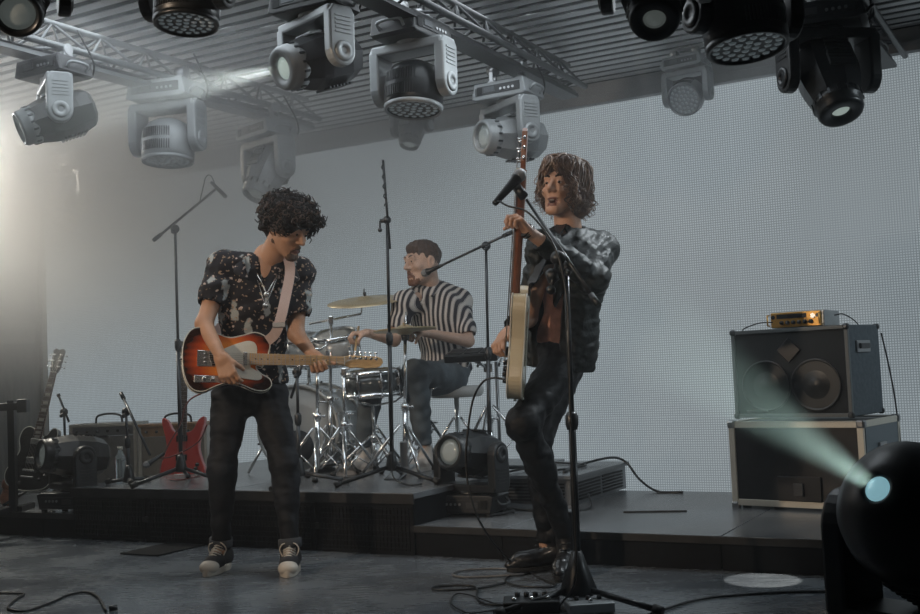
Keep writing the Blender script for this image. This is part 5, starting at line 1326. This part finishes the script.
# drum sticks
for (w_, e_, lab) in ((DJ['wL'] + Vector((-.08, -.03, -.01)), W(398, 317, 5.95), 'drumstick in the drummer\'s hand above the hi-hat'), (DJ['wR'] + Vector((-.06, -.03, -.02)), W(352, 372, 6.0), 'drumstick in the drummer\'s far hand pointing at the snare')):
    dd = (e_ - w_).normalized(); a = w_ - dd * .10; e2 = w_ + dd * .27
    o = MB().tube([(0, 0, 0), (e2 - a) * .8, (e2 - a) * .93, (e2 - a) * .97, (e2 - a)], [.0075, .0070, .0035, .0055, .003], 8).build('drumstick', maple, None, loc=a); tag(o, lab, 'drumstick', 'drumsticks in the hands of the drummer')
# ================================================================ microphone stands, cables, boxes
MG = 'microphone stands'
def micbody(name, label, tip, dirv, m_body=None, s=1.0, ballr=.026):
    """tip: centre of the grille; dirv: from the grille towards the cable end"""
    t = thing(name, label, 'microphone', tip, (0, 0, 0), 'microphones'); D = Vector(dirv).normalized()
    b = MB(); b.lathe([(0, -ballr), (ballr * .7, -ballr * .72), (ballr, 0), (ballr * .9, ballr * .55), (ballr * .85, ballr * .7)], (0, 0, 0), D, 18); b.build('grille', mat('mic grille', (.22, .22, .22), .35, .8, bump=.6, bscale=500), t)
    MB().lathe([(ballr * .88, ballr * .7), (ballr * .90, ballr * .9), (ballr * .75, ballr * 1.2), (.018 * s, .06 * s), (.012 * s, .165 * s), (.011 * s, .172 * s), (0, .172 * s)], (0, 0, 0), D, 16).build('handle', m_body or black_metal, t)
    return t
def mic_stand(label, hub, base_z, clamp, boom, m, r=.30, yaw=.2, pole_r=.010, cable=None, weight=True, two=True):
    base = Vector((hub.x, hub.y, base_z)); t = thing('microphone_stand', label, 'microphone stand', base, (0, 0, 0), MG)
    h = hub - base; c = clamp - base; mid = h.lerp(c, .5)
    MB().tube([h, mid], pole_r * 1.15, 10).build('lower_pole', m, t); MB().tube([mid, c], pole_r * .8, 10).build('upper_pole', m, t)
    MB().lathe([(pole_r * 1.5, -.03), (pole_r * 1.9, -.01), (pole_r * 1.9, .02), (pole_r * 1.2, .035)], mid, c - h, 12).build('height_grip', black_plastic, t)
    b = MB(); b.lathe([(.014, .05), (.022, .03), (.034, -.03), (.034, -.045), (.02, -.05)], h, (0, 0, 1), 12); b.build('leg_hub', black_plastic, t)
    for k in range(3):
        a = yaw + 2 * PI * k / 3; d_ = Vector((math.cos(a), math.sin(a), 0)); e = d_ * r + Vector((0, 0, .014))
        leg = MB().tube([h + Vector((0, 0, -.03)) + d_ * .02, e], .011, 8).build('leg', m, t)
        MB().tube([e - (e - h).normalized() * .035, e], .016, 10).build('rubber_foot', rubber, leg)
    if boom:
        p0, p1 = boom; bb = MB().tube([p0 - base, p1 - base], .0075, 8).build('boom', m, t)
        MB().tube([p0 - base, (p0 - base).lerp(p1 - base, .10)], .012, 8).build('boom_grip', black_plastic, bb)
        b = MB(); b.ball(c, .026, 8, (1, .8, 1)); b.tube([c, c + Vector((.0, -.045, -.02))], .006, 6); b.ball(c + Vector((0, -.05, -.022)), .012, 6); b.build('boom_clamp', black_plastic, t)
    return t
def cable(label, pts, r=.0042, m=None, group=None, closed=False):
    c = sm_curve(pts, 8); o = MB().tube([q - c[0] for q in c], r, 6).build('cable', m or cable_rubber, None, loc=c[0]); return tag(o, label, 'cable', group)
# 1 tall stand at the left of the platform
h = W(181, 463, 6.22); c = W(175, 229, 6.22); p0 = W(154, 240, 6.05); p1 = W(216, 189, 6.55)
mic_stand('tall dark stand left of the curly-haired man, boom angled up to the right', h, TZ, c, (p0, p1), dark_steel, .29, yaw=-2.5)
micbody('microphone', 'slim microphone at the tip of the boom up in the smoke', W(225, 196, 6.55), (W(216, 187, 6.55) - W(225, 196, 6.55)), s=.7, ballr=.014)
cable('thin looped cable hanging on the boom in the smoke', [W(200, 201, 6.42), W(203, 188, 6.42), W(206, 177, 6.45), W(211, 176, 6.5), W(216, 187, 6.55)], .003)
# 2 tall black stand in the centre
h = W(392, 461, 5.72); c = W(387, 219, 5.72)
t2 = mic_stand('tall straight black stand before the drum kit', h, TZ, c, None, black_metal, .31, yaw=-2.75)
o = Vector((h.x, h.y, TZ))
b = MB(); b.tube([W(390, 249, 5.70) - o, W(383, 160, 5.66) - o], .0065, 8); b.build('boom', black_metal, t2)
b = MB(); b.tube([W(380, 221, 5.7) - o, W(388, 220, 5.7) - o], .011, 8); b.tube([W(380, 221, 5.7) - o, W(380, 229, 5.7) - o], .006, 6); b.ball(W(380, 230, 5.7) - o, .012, 8); b.ball(W(387, 220, 5.7) - o, .022, 8); b.build('boom_clamp', black_plastic, t2)
pts = []
for k in range(40):
    q = k / 39; a = q * 30; y_ = 160 + q * 46; pts.append(W(382.4 + q * 3.4 + 1.4 * math.sin(a), y_, 5.66 + .012 * math.cos(a)))
cable('cable wound round the top of the tall black stand', pts, .0032)
cable('cable trailing from the tall black stand over the deck edge', [W(393, 440, 5.70), W(392, 470, 5.68), W(396, 480, 5.62), G(408, 485, TZ + .006), G(422, 484, TZ + .006)], .004)
# 3 drummer vocal stand
h = W(490, 462, 6.0); c = W(486, 246, 6.0)
mic_stand('dark boom stand reaching over to the drummer from the right', h, TZ, c, (W(512, 232, 5.85), W(434, 269, 6.32)), dark_steel, .28, yaw=.5)
micbody('microphone', 'microphone at the mouth of the drummer', W(425, 273, 6.34), W(436, 268, 6.30) - W(425, 273, 6.34), s=.75, ballr=.024)
# 4 the singer's stand
h = W(578, 579, 3.98); c = W(566, 268, 4.02)
t4 = mic_stand('black microphone stand in front of the singer, the nearest one', h, 0, c, (W(599, 306, 3.86), W(527, 200, 4.20)), black_metal, .33, yaw=-2.75, pole_r=.0125)
o = Vector((h.x, h.y, 0))
MB().lathe([(.018, .10), (.040, .035), (.066, -.035), (.066, -.055), (.03, -.06)], h - o, (0, 0, 1), 6).build('hub_cover', black_plastic, t4)
b = MB(); b.ball(W(558, 258, 4.0) - o, .028, 10); b.tube([W(558, 258, 4.0) - o, W(551, 288, 3.95) - o], .007, 8); b.ball(W(551, 290, 3.95) - o, .017, 8); b.lathe([(.022, -.02), (.03, 0), (.022, .02)], W(552, 276, 3.98) - o, (1, 0, .3), 12); b.build('boom_clamp', black_plastic, t4)
MB().tube([W(524, 197, 4.2) - o, W(516, 186, 4.22) - o], .019, 12).build('mic_clip', black_plastic, t4)
micbody('microphone', 'black handheld-style microphone in front of the upright guitar neck', W(520, 175, 4.22), W(497, 201, 4.16) - W(520, 175, 4.22), s=1.0, ballr=.027)
cable('black cable running down the nearest microphone stand', [W(498, 200, 4.16), W(508, 206, 4.12), W(530, 214, 4.08), W(556, 250, 3.98), W(567, 300, 3.96), W(569, 350, 3.95), W(571, 430, 3.94), W(575, 520, 3.93), W(575, 580, 3.90), G(560, 606, .006)], .0042)
# 5 short stand between the combo amplifiers
h = W(129, 476, 6.35); h.z = TZ + .06; c = W(126, 412, 6.35)
mic_stand('short dark stand beside the water bottle', h, TZ, c, (W(121, 393, 6.4), W(150, 455, 6.15)), dark_steel, .14, yaw=.9, pole_r=.009)
micbody('microphone', 'small microphone lying towards the amplifier with the brown top', W(146, 465, 6.05), W(160, 456, 6.1) - W(146, 465, 6.05), s=.7, ballr=.02)
# 6 stand behind the left floor light
h = W(66, 470, 6.9); c = W(64, 412, 6.9)
mic_stand('short dark stand rising behind the left floor light', h, .138, c, (W(58, 394, 6.9), W(69, 422, 6.9)), dark_steel, .2, yaw=.4)
# 7 dark stand behind the left leg of the guitarist
h = W(299, 467, 5.78); c = W(297, 372, 5.78)
mic_stand('dark stand half hidden behind the left leg of the curly-haired man', h, TZ, c, (W(304, 358, 5.75), W(291, 398, 5.82)), dark_steel, .26, yaw=.1)
# keyboard-stand arm at the far left
q = W(13, 475, 6.6); q.z = .138; t = thing('steel_stand', 'black steel T-shaped stand at the far left edge', 'stand', q)
b = MB(); b.span((-.02, -.02, 0), (.02, .02, .66)); b.build('post', black_metal, t)
b = MB(); b.span((-.30, -.022, .60), (.09, .022, .645), .004); b.build('cross_arm', black_metal, t); MB().span((.04, -.03, .585), (.10, .03, .665), .006).build('end_cap', black_plastic, t)
for sx in (-1, 1): MB().span((-.03 * sx - .02, -.18 * (sx > 0), 0), (-.03 * sx + .02, .18 * (sx < 0) + .02, .03)).build('foot', black_metal, t)
# ---------------- combo amplifiers at the back left
def combo(label, bl, w, h_, dp, yaw, frame, grill, top=None):
    t = thing('guitar_amplifier', label, 'amplifier', bl, (0, 0, yaw), 'guitar amplifiers at the back left')
    th = .022
    for a, b_ in (((0, 0, 0), (w, dp, th)), ((0, 0, h_ - th), (w, dp, h_)), ((0, 0, th), (th, dp, h_ - th)), ((w - th, 0, th), (w, dp, h_ - th))):
        MB().span(a, b_, .004).build('cabinet_panel', (top if (top and a[2] > .1) else frame), t)
    MB().span((th, .015, th), (w - th, .03, h_ - .09)).build('grille_cloth', grill, t)
    MB().span((th, .012, h_ - .088), (w - th, .05, h_ - th)).build('control_panel', top or steel, t)
    for i in range(6): MB().lathe([(.010, 0), (.009, .014), (0, .015)], (.06 + i * (w - .12) / 5, .012, h_ - .055), (0, -1, 0), 10).build('knob', black_plastic, t)
    b = MB(); b.tube(sm_curve([(w * .3, dp / 2, h_), (w * .33, dp / 2, h_ + .05), (w * .5, dp / 2, h_ + .065), (w * .67, dp / 2, h_ + .05), (w * .7, dp / 2, h_)], 5), .008, 8); b.build('handle', black_plastic, t)
    MB().span((w * .42, -.002, h_ - .10), (w * .58, .016, h_ - .085)).build('badge', dark_steel, t)
    return t
cream_t = mat('cream tolex', (.46, .44, .40), .6, bump=.2, bscale=300); gcloth = mat('grey grille cloth', (.13, .13, .13), .85, bump=.3, bscale=500, var=.2, vscale=10); wood_t = mat('brown amp wood', (.28, .16, .08), .5, var=.25, vscale=12)
q = W(70, 488, 7.9); q.z = .138; combo('cream-covered combo amplifier behind the left floor light', q, .50, .455, .24, R(-6), cream_t, gcloth)
q = W(139, 488, 7.75); q.z = .138; combo('combo amplifier with a brown wooden top behind the red guitar', q, .50, .44, .24, R(-6), cream_t, mat('pale grille cloth', (.20, .18, .155), .85, bump=.3, bscale=500), wood_t)
# water bottle
q = G(121, 481, TZ); t = thing('water_bottle', 'clear plastic water bottle standing on the drum platform edge', 'bottle', q)
gl = mat('clear plastic', (.75, .85, .88), .08, 0, .6, trans=.85)
MB().lathe([(0, 0), (.030, 0), (.033, .01), (.031, .05), (.033, .06), (.031, .09), (.033, .10), (.032, .14), (.014, .175), (.013, .19), (0, .19)], (0, 0, 0), (0, 0, 1), 20).build('bottle_body', gl, t)
MB().lathe([(.015, .185), (.015, .203), (0, .203)], (0, 0, 0), (0, 0, 1), 14).build('cap', white_p, t)
# guitars on stands
def gstand(label, q, yaw=0):
    t = thing('guitar_stand', label, 'stand', q, (0, 0, yaw), 'guitar stands')
    MB().tube([(0, .10, .02), (0, .06, .45)], .010, 8).build('post', black_metal, t)
    for sx in (-1, 1):
        MB().tube([(0, .09, .12), (sx * .16, -.10, .012)], .009, 8).build('leg', black_metal, t); MB().tube([(0, .08, .14), (sx * .07, .04, .13), (sx * .075, -.06, .12), (sx * .075, -.065, .15)], .008, 8).build('cradle_arm', rubber, t)
    MB().tube([(0, .09, .12), (0, .24, .012)], .009, 8).build('leg', black_metal, t)
    return t
gr0 = W(182, 453, 6.9); guitar('electric_guitar', 'red double-horned electric guitar on a stand behind the left mic stand', gr0, Vector((.02, .16, 1)), Vector((-.15, -1, .12)), red_g, SG_OUT, rosew, rosew, bind=None, head='3', hot='S')
gstand('low stand under the red guitar', Vector((gr0.x, gr0.y - .04, TZ - .15)))
gl0 = W(33, 456, 6.95); gax = W(60, 348, 7.15) - gl0
guitar('electric_guitar', 'black electric guitar with block inlays leaning on a stand at the far left', gl0, gax, Vector((-.15, -1, .25)), black_g, LP_OUT, mat('brown neck', (.22, .12, .07), .35), rosew, bind=white_p, head='3', hot='H', dots='block', guard=black_g)
gstand('low stand under the black guitar at the far left', Vector((gl0.x, gl0.y + .02, .138)))
q = G(9, 505, .138); t = thing('copper_oddment', 'small copper-coloured vessel with a narrow waist at the far left edge of the platform', 'oddment', q)  # likely the lower part of a guitar, drawn as a made-up waisted shape
cop = mat('worn copper', (.42, .19, .12), .35, .6, var=.25, vscale=30)
MB().lathe([(0, 0), (.04, 0), (.052, .02), (.056, .05), (.040, .085), (.034, .10)], (0, 0, 0), (0, 0, 1), 20).build('base', cop, t)
MB().lathe([(.034, .10), (.042, .12), (.038, .15), (.022, .17), (.010, .185), (0, .188)], (0, 0, 0), (0, 0, 1), 20).build('neck', cop, t)
# ---------------- bass rig at the right
carpet = mat('grey-blue carpet covering', (.085, .105, .12), .9, bump=.5, bscale=350, var=.15, vscale=40)
ycab = R(-40); cx = Vector((math.cos(ycab), math.sin(ycab), 0)); cy = Vector((-cx.y, cx.x, 0))
def corner_caps(t, w, d, h_, m, s=.035):
    for x_ in (0, w):
        for y_ in (0, d):
            for z_ in (0, h_): MB().box((x_ + (s / 2 - .006) * (1 if x_ == 0 else -1), y_ + (s / 2 - .006) * (1 if y_ == 0 else -1), z_ + (s / 2 - .006) * (1 if z_ == 0 else -1)), (s, s, s), None, .010).build('corner_cap', m, t)
alu = mat('aluminium edge', (.60, .57, .49), .45, .3); blk = mat('black laminate', (.010, .011, .013), .35, var=.2, vscale=30)
q = G(733, 508, .138); w, d, h_ = .655, .48, .415
case = thing('flight_case', 'black flight case with metal edges standing under the bass cabinet', 'case', q, (0, 0, ycab))
sidep = mat('grey ribbed case side', (.16, .19, .21), .5, .3, bump=.3, bscale=60, stretch=(1, 1, 12))
MB().span((.008, .008, .03), (w - .008, d - .008, h_ - .006)).build('case_body', blk, case)
MB().span((w - .009, .03, .05), (w - .002, d - .03, h_ - .03)).build('side_panel', sidep, case)
for a, b_ in (((0, 0, .015), (w, .014, .045)), ((0, 0, h_ - .03), (w, .014, h_)), ((0, -.002, .015), (.03, .014, h_)), ((w - .03, -.002, .015), (w, .014, h_)), ((w - .014, 0, .015), (w, d, .045)), ((w - .014, 0, h_ - .03), (w, d, h_)), ((w - .012, d - .03, .015), (w + .001, d, h_)), ((0, 0, h_ - .008), (w, .03, h_)), ((0, .0, h_ - .008), (.03, d, h_)), ((0, d - .03, h_ - .008), (w, d, h_)), ((-.001, 0, .015), (.014, d, .045))):
    MB().span(a, b_, .002).build('edge_trim', alu, case)
corner_caps(case, w, d, h_, steel, .04)
MB().span((w * .36, -.006, .045), (w * .68, .012, .16), .003).build('latch_recess', mat('black latch dish', (.02, .021, .023), .4, .4), case)
MB().box((w * .52, -.012, .10), (.05, .014, .06), None, .004).build('latch', dark_steel, case)
MB().box((w + .004, d * .45, h_ * .62), (.012, .09, .10), None, .003).build('side_latch', steel, case)
for x_ in (.05, w - .05):
    for y_ in (.05, d - .05): MB().cyl((x_, y_, 0), (x_, y_, .03), .022, 12).build('foot', rubber, case)
q2 = q + cx * .025 + cy * .03 + Vector((0, 0, h_ + .016)); w, d, h_ = .575, .40, .42
cab = thing('bass_cabinet', 'bass speaker cabinet with two round speakers, on top of the flight case', 'speaker', q2, (0, 0, ycab))
MB().span((0, .02, 0), (w, d, h_), .006).build('cabinet_body', carpet, cab)
for a, b_ in (((0, 0, 0), (w, .022, .018)), ((0, 0, h_ - .018), (w, .022, h_)), ((0, 0, 0), (.018, .022, h_)), ((w - .018, 0, 0), (w, .022, h_))): MB().span(a, b_, .002).build('front_frame', mat('cabinet trim', (.10, .115, .12), .5), cab)
grm = mat('black speaker mesh', (.018, .021, .023), .5, .3, .4, bump=.4, bscale=500)
MB().span((.018, .010, .018), (w - .018, .019, h_ - .018)).build('speaker_mesh', grm, cab)
for sx in (.165, .410):
    b = MB(); b.lathe([(.122, 0), (.122, .006), (.114, .007), (.110, .0), (.075, -.004), (.060, .003), (.038, .003), (.030, .008), (0, .012)], (sx, .009, .15), (0, -1, 0), 40); b.build('speaker_cone', mat('speaker cone', (.026, .029, .031), .35, .2), cab)
b = MB(); b.box((w * .5, .006, .315), (.085, .010, .085), Matrix.Rotation(R(45), 3, 'Y'), .004); b.lathe([(.03, .004), (.02, -.001), (0, .004)], (w * .5, .004, .315), (0, -1, 0), 20); b.build('horn', blk, cab)
b = MB(); b.span((.06, .002, .03), (.17, .008, .036)); b.build('badge', steel, cab)
corner_caps(cab, w, d, h_, dark_steel, .03)
b = MB(); b.box((w + .004, d * .42, h_ * .76), (.012, .17, .055), None, .004); hb_ = b.build('handle_plate', steel, cab)
MB().box((w + .012, d * .42, h_ * .765), (.016, .12, .026), None, .006).build('handle', black_plastic, hb_)
q3 = q2 + Vector((0, 0, h_ + .004)) + cx * .175 + cy * .08
amp = thing('bass_amplifier', 'small amplifier head with a gold front on top of the bass cabinet', 'amplifier', q3, (0, 0, R(-36)))
gold = mat('gold front panel', (.62, .34, .08), .35, .5)
MB().span((0, .012, 0), (.255, .24, .075), .004).build('amp_case', mat('silver amp case', (.32, .34, .35), .35, .5), amp)
fp_ = MB().span((0, 0, .002), (.24, .014, .073), .002).build('front_panel', gold, amp)
MB().span((.03, -.002, .044), (.175, .004, .064)).build('name_plate', blk, fp_)
for x_ in (.012, .228): MB().cyl((x_, -.002, .052), (x_, .002, .052), .010, 10).build('rack_hole', blk, fp_)
for i in range(6): MB().lathe([(.010, 0), (.009, .014), (0, .015)], (.055 + i * .028, 0, .024), (0, -1, 0), 12).build('knob', blk, fp_)
MB().cyl((.205, -.004, .05), (.205, .002, .05), .012, 10).build('socket', chrome, fp_)
for x_ in (-.006, .243):
    b = MB(); b.tube([(x_, 0, .012), (x_, -.028, .012), (x_, -.028, .062), (x_, 0, .062)], .004, 6); b.build('rack_handle', gold, amp)
cable('thin black cable looping on top of the bass cabinet', [q3 + cx * .01 + Vector((0, 0, .03)), q3 - cx * .06 + Vector((0, 0, .03)), q3 - cx * .13 + Vector((0, 0, .012)), q3 - cx * .15 + Vector((0, 0, 0))], .003)
cable('black power cable dropping behind the bass cabinet', [q2 + cx * (w + .005) + cy * (d + .02) + Vector((0, 0, .38)), q2 + cx * (w + .03) + cy * (d + .03) + Vector((0, 0, .2)), q2 + cx * (w + .05) + cy * (d + .03) + Vector((0, 0, 0)), q2 + cx * (w + .06) + cy * (d + .05) + Vector((0, 0, -.40))], .004)
cable('black cable arching from the amplifier head to the back of the cabinet', [q3 + cx * .255 + cy * .15 + Vector((0, 0, .05)), q3 + cx * .30 + cy * .16 + Vector((0, 0, .05)), q3 + cx * .33 + cy * .25 + Vector((0, 0, 0)), q3 + cx * .34 + cy * .33 + Vector((0, 0, -.1))], .003)
# ---------------- pedal board at the foot of the singer's stand
pb = G(532, 611, 0); t = thing('pedal_board', 'black effects pedal with a row of knobs on the floor at the bottom edge', 'pedal', pb, (0, 0, R(-4)))
MB().box((0, 0, .022), (.20, .12, .044), None, .006).build('pedal_case', black_plastic, t)
for i in range(5): MB().lathe([(.010, 0), (.009, .016), (.004, .018), (0, .018)], (-.05 + i * .032, .035, .043), (0, 0, 1), 10).build('knob', dark_steel, t)
for i in range(3): MB().lathe([(.009, 0), (.009, .01), (0, .014)], (-.06 + i * .06, -.025, .043), (0, 0, 1), 10).build('footswitch', chrome, t)
q = G(590, 612, 0); t = thing('effects_pedal', 'pale effects pedal beside the base of the nearest microphone stand', 'pedal', q, (0, 0, R(6)))
MB().box((0, 0, .02), (.16, .10, .036), None, .006).build('pedal_case', silver_plastic, t); MB().lathe([(.009, 0), (.009, .01), (0, .014)], (0, -.02, .038), (0, 0, 1), 10).build('footswitch', chrome, t)
for i in range(3): MB().lathe([(.009, 0), (.008, .014), (0, .015)], (-.04 + i * .04, .025, .037), (0, 0, 1), 10).build('knob', black_plastic, t)
# ---------------- cables on the floor
F0 = .006
gj = g2.location + g2M @ Vector((-.12, -.10, -.02))
cable('instrument cable dropping from the cream guitar to the floor', [W(504, 379, 4.38), W(492, 378, 4.40), W(482, 383, 4.42), W(473, 400, 4.45), W(468, 430, 4.46), W(466, 460, 4.46), W(469, 490, 4.45), W(478, 518, 4.44), W(496, 546, 4.5), G(520, 569, F0), G(545, 580, F0), G(556, 584, F0), G(548, 587, F0), G(520, 586, F0), G(506, 582, F0), G(510, 576, F0), G(530, 573, F0)], .0045)
cable('outer loop of the coiled cable by the boots of the singer', [G(530, 571, F0 + .004), G(500, 568.5, F0), G(465, 570, F0), G(453, 574, F0), G(462, 577, F0), G(485, 576.5, F0), G(510, 575, F0 + .004), G(524, 574, F0)], .0045, mat('grey cable', (.12, .12, .12), .4))
cable('lower loop of the coiled cable left of the pedals', [G(505, 583, F0), G(480, 588, F0), G(450, 590, F0), G(433, 589, F0), G(440, 586, F0), G(470, 585.5, F0), G(477, 590, F0), G(477, 598, F0), G(486, 604, F0), G(510, 605, F0)], .0045)
cable('thin cable curling left of the pedals at the bottom edge', [G(508, 606, F0), G(490, 602, F0), G(470, 595, F0), G(456, 594, F0), G(451, 602, F0), G(458, 609, F0), G(472, 613, F0), G(500, 609, F0)], .003)
cable('black cable crossing the floor at the bottom left', [G(-6, 593, F0), G(10, 593, F0), G(24, 594, F0), G(16, 599, F0), G(8, 608, F0), G(24, 611, F0), G(50, 603, F0), G(68, 595, F0), G(86, 592, F0), G(98, 597, F0), G(106, 611, F0)], .005)
q = G(109, 612, .0); tag(MB().tube([(0, 0, .012), (.03, .01, .014)], .011, 10).build('cable_plug', black_plastic, None, loc=q), 'black plug on the floor cable at the bottom left', 'plug')
cable('black cable crossing the floor at the bottom right', [G(640, 618, F0), G(665, 609, F0), G(700, 599, F0), G(740, 595, F0), G(790, 592, F0), G(840, 592, F0), G(880, 596, F0)], .005)
cable('black cable hanging over the back of the low deck right of centre', [S(1.10, .95, TZ + .005), S(1.05, 1.3, TZ + .01), S(1.15, 1.5, TZ + .03), S(1.22, 1.56, TZ), S(1.32, 1.50, .20), S(1.45, 1.42, .145), S(1.60, 1.40, .145)], .007)
cable('cable lying on the low platform beside the centre floor light', [S(.95, .35, .145), S(1.02, .50, .15), S(.90, .62, .145), S(1.2, .55, .145), S(1.35, .68, .145), S(1.30, .80, .2)], .006)
cable('cable strung along the top of the drum platform', [S(.78, .9, TZ + .006), S(.9, 1.1, TZ + .02), S(1.0, 1.0, TZ + .006), S(1.1, 1.25, TZ + .01), S(.95, 1.4, TZ + .006), S(.7, 1.5, TZ + .006)], .006)
red_c = mat('red cable', (.16, .02, .015), .4)
cable('dark red cable from the sunburst guitar down to the left deck', [g1.location + gM @ Vector((-.10, -.15, -.02)), W(188, 402, 5.2), W(180, 425, 5.7), W(166, 450, 6.1), G(160, 474, TZ + .006), G(175, 480, TZ + .006), G(200, 476, TZ + .006)], .004, red_c)
cable('dark red cable sagging between the left mic stand and the man in jeans', [W(207, 425, 5.9), W(200, 440, 6.0), W(186, 450, 6.1), W(170, 457, 6.1), W(160, 458, 6.1)], .004, red_c)
# flat floor plates
plate = mat('dark floor hatch', (.010, .011, .012), .8, 0, .1)
q = G(163, 550, 0); o = MB().box((0, 0, .004), (.26, .34, .008), None, .002).build('floor_hatch', plate, None, loc=q, rot=(0, 0, SA)); tag(o, 'small dark hatch plate in the floor before the drum platform', 'hatch')
for (px_, py_, w_) in ((665, 493, .09), (655, 512, .30)):
    q = G(px_, py_, .1385); o = MB().box((0, 0, .003), (w_, .02, .006), None, .001).build('tape_strip', rubber, None, loc=q, rot=(0, 0, R(-12))); tag(o, 'short black item lying on the right platform' if w_ < .2 else 'thin dark strip taped along the right platform', 'tape')
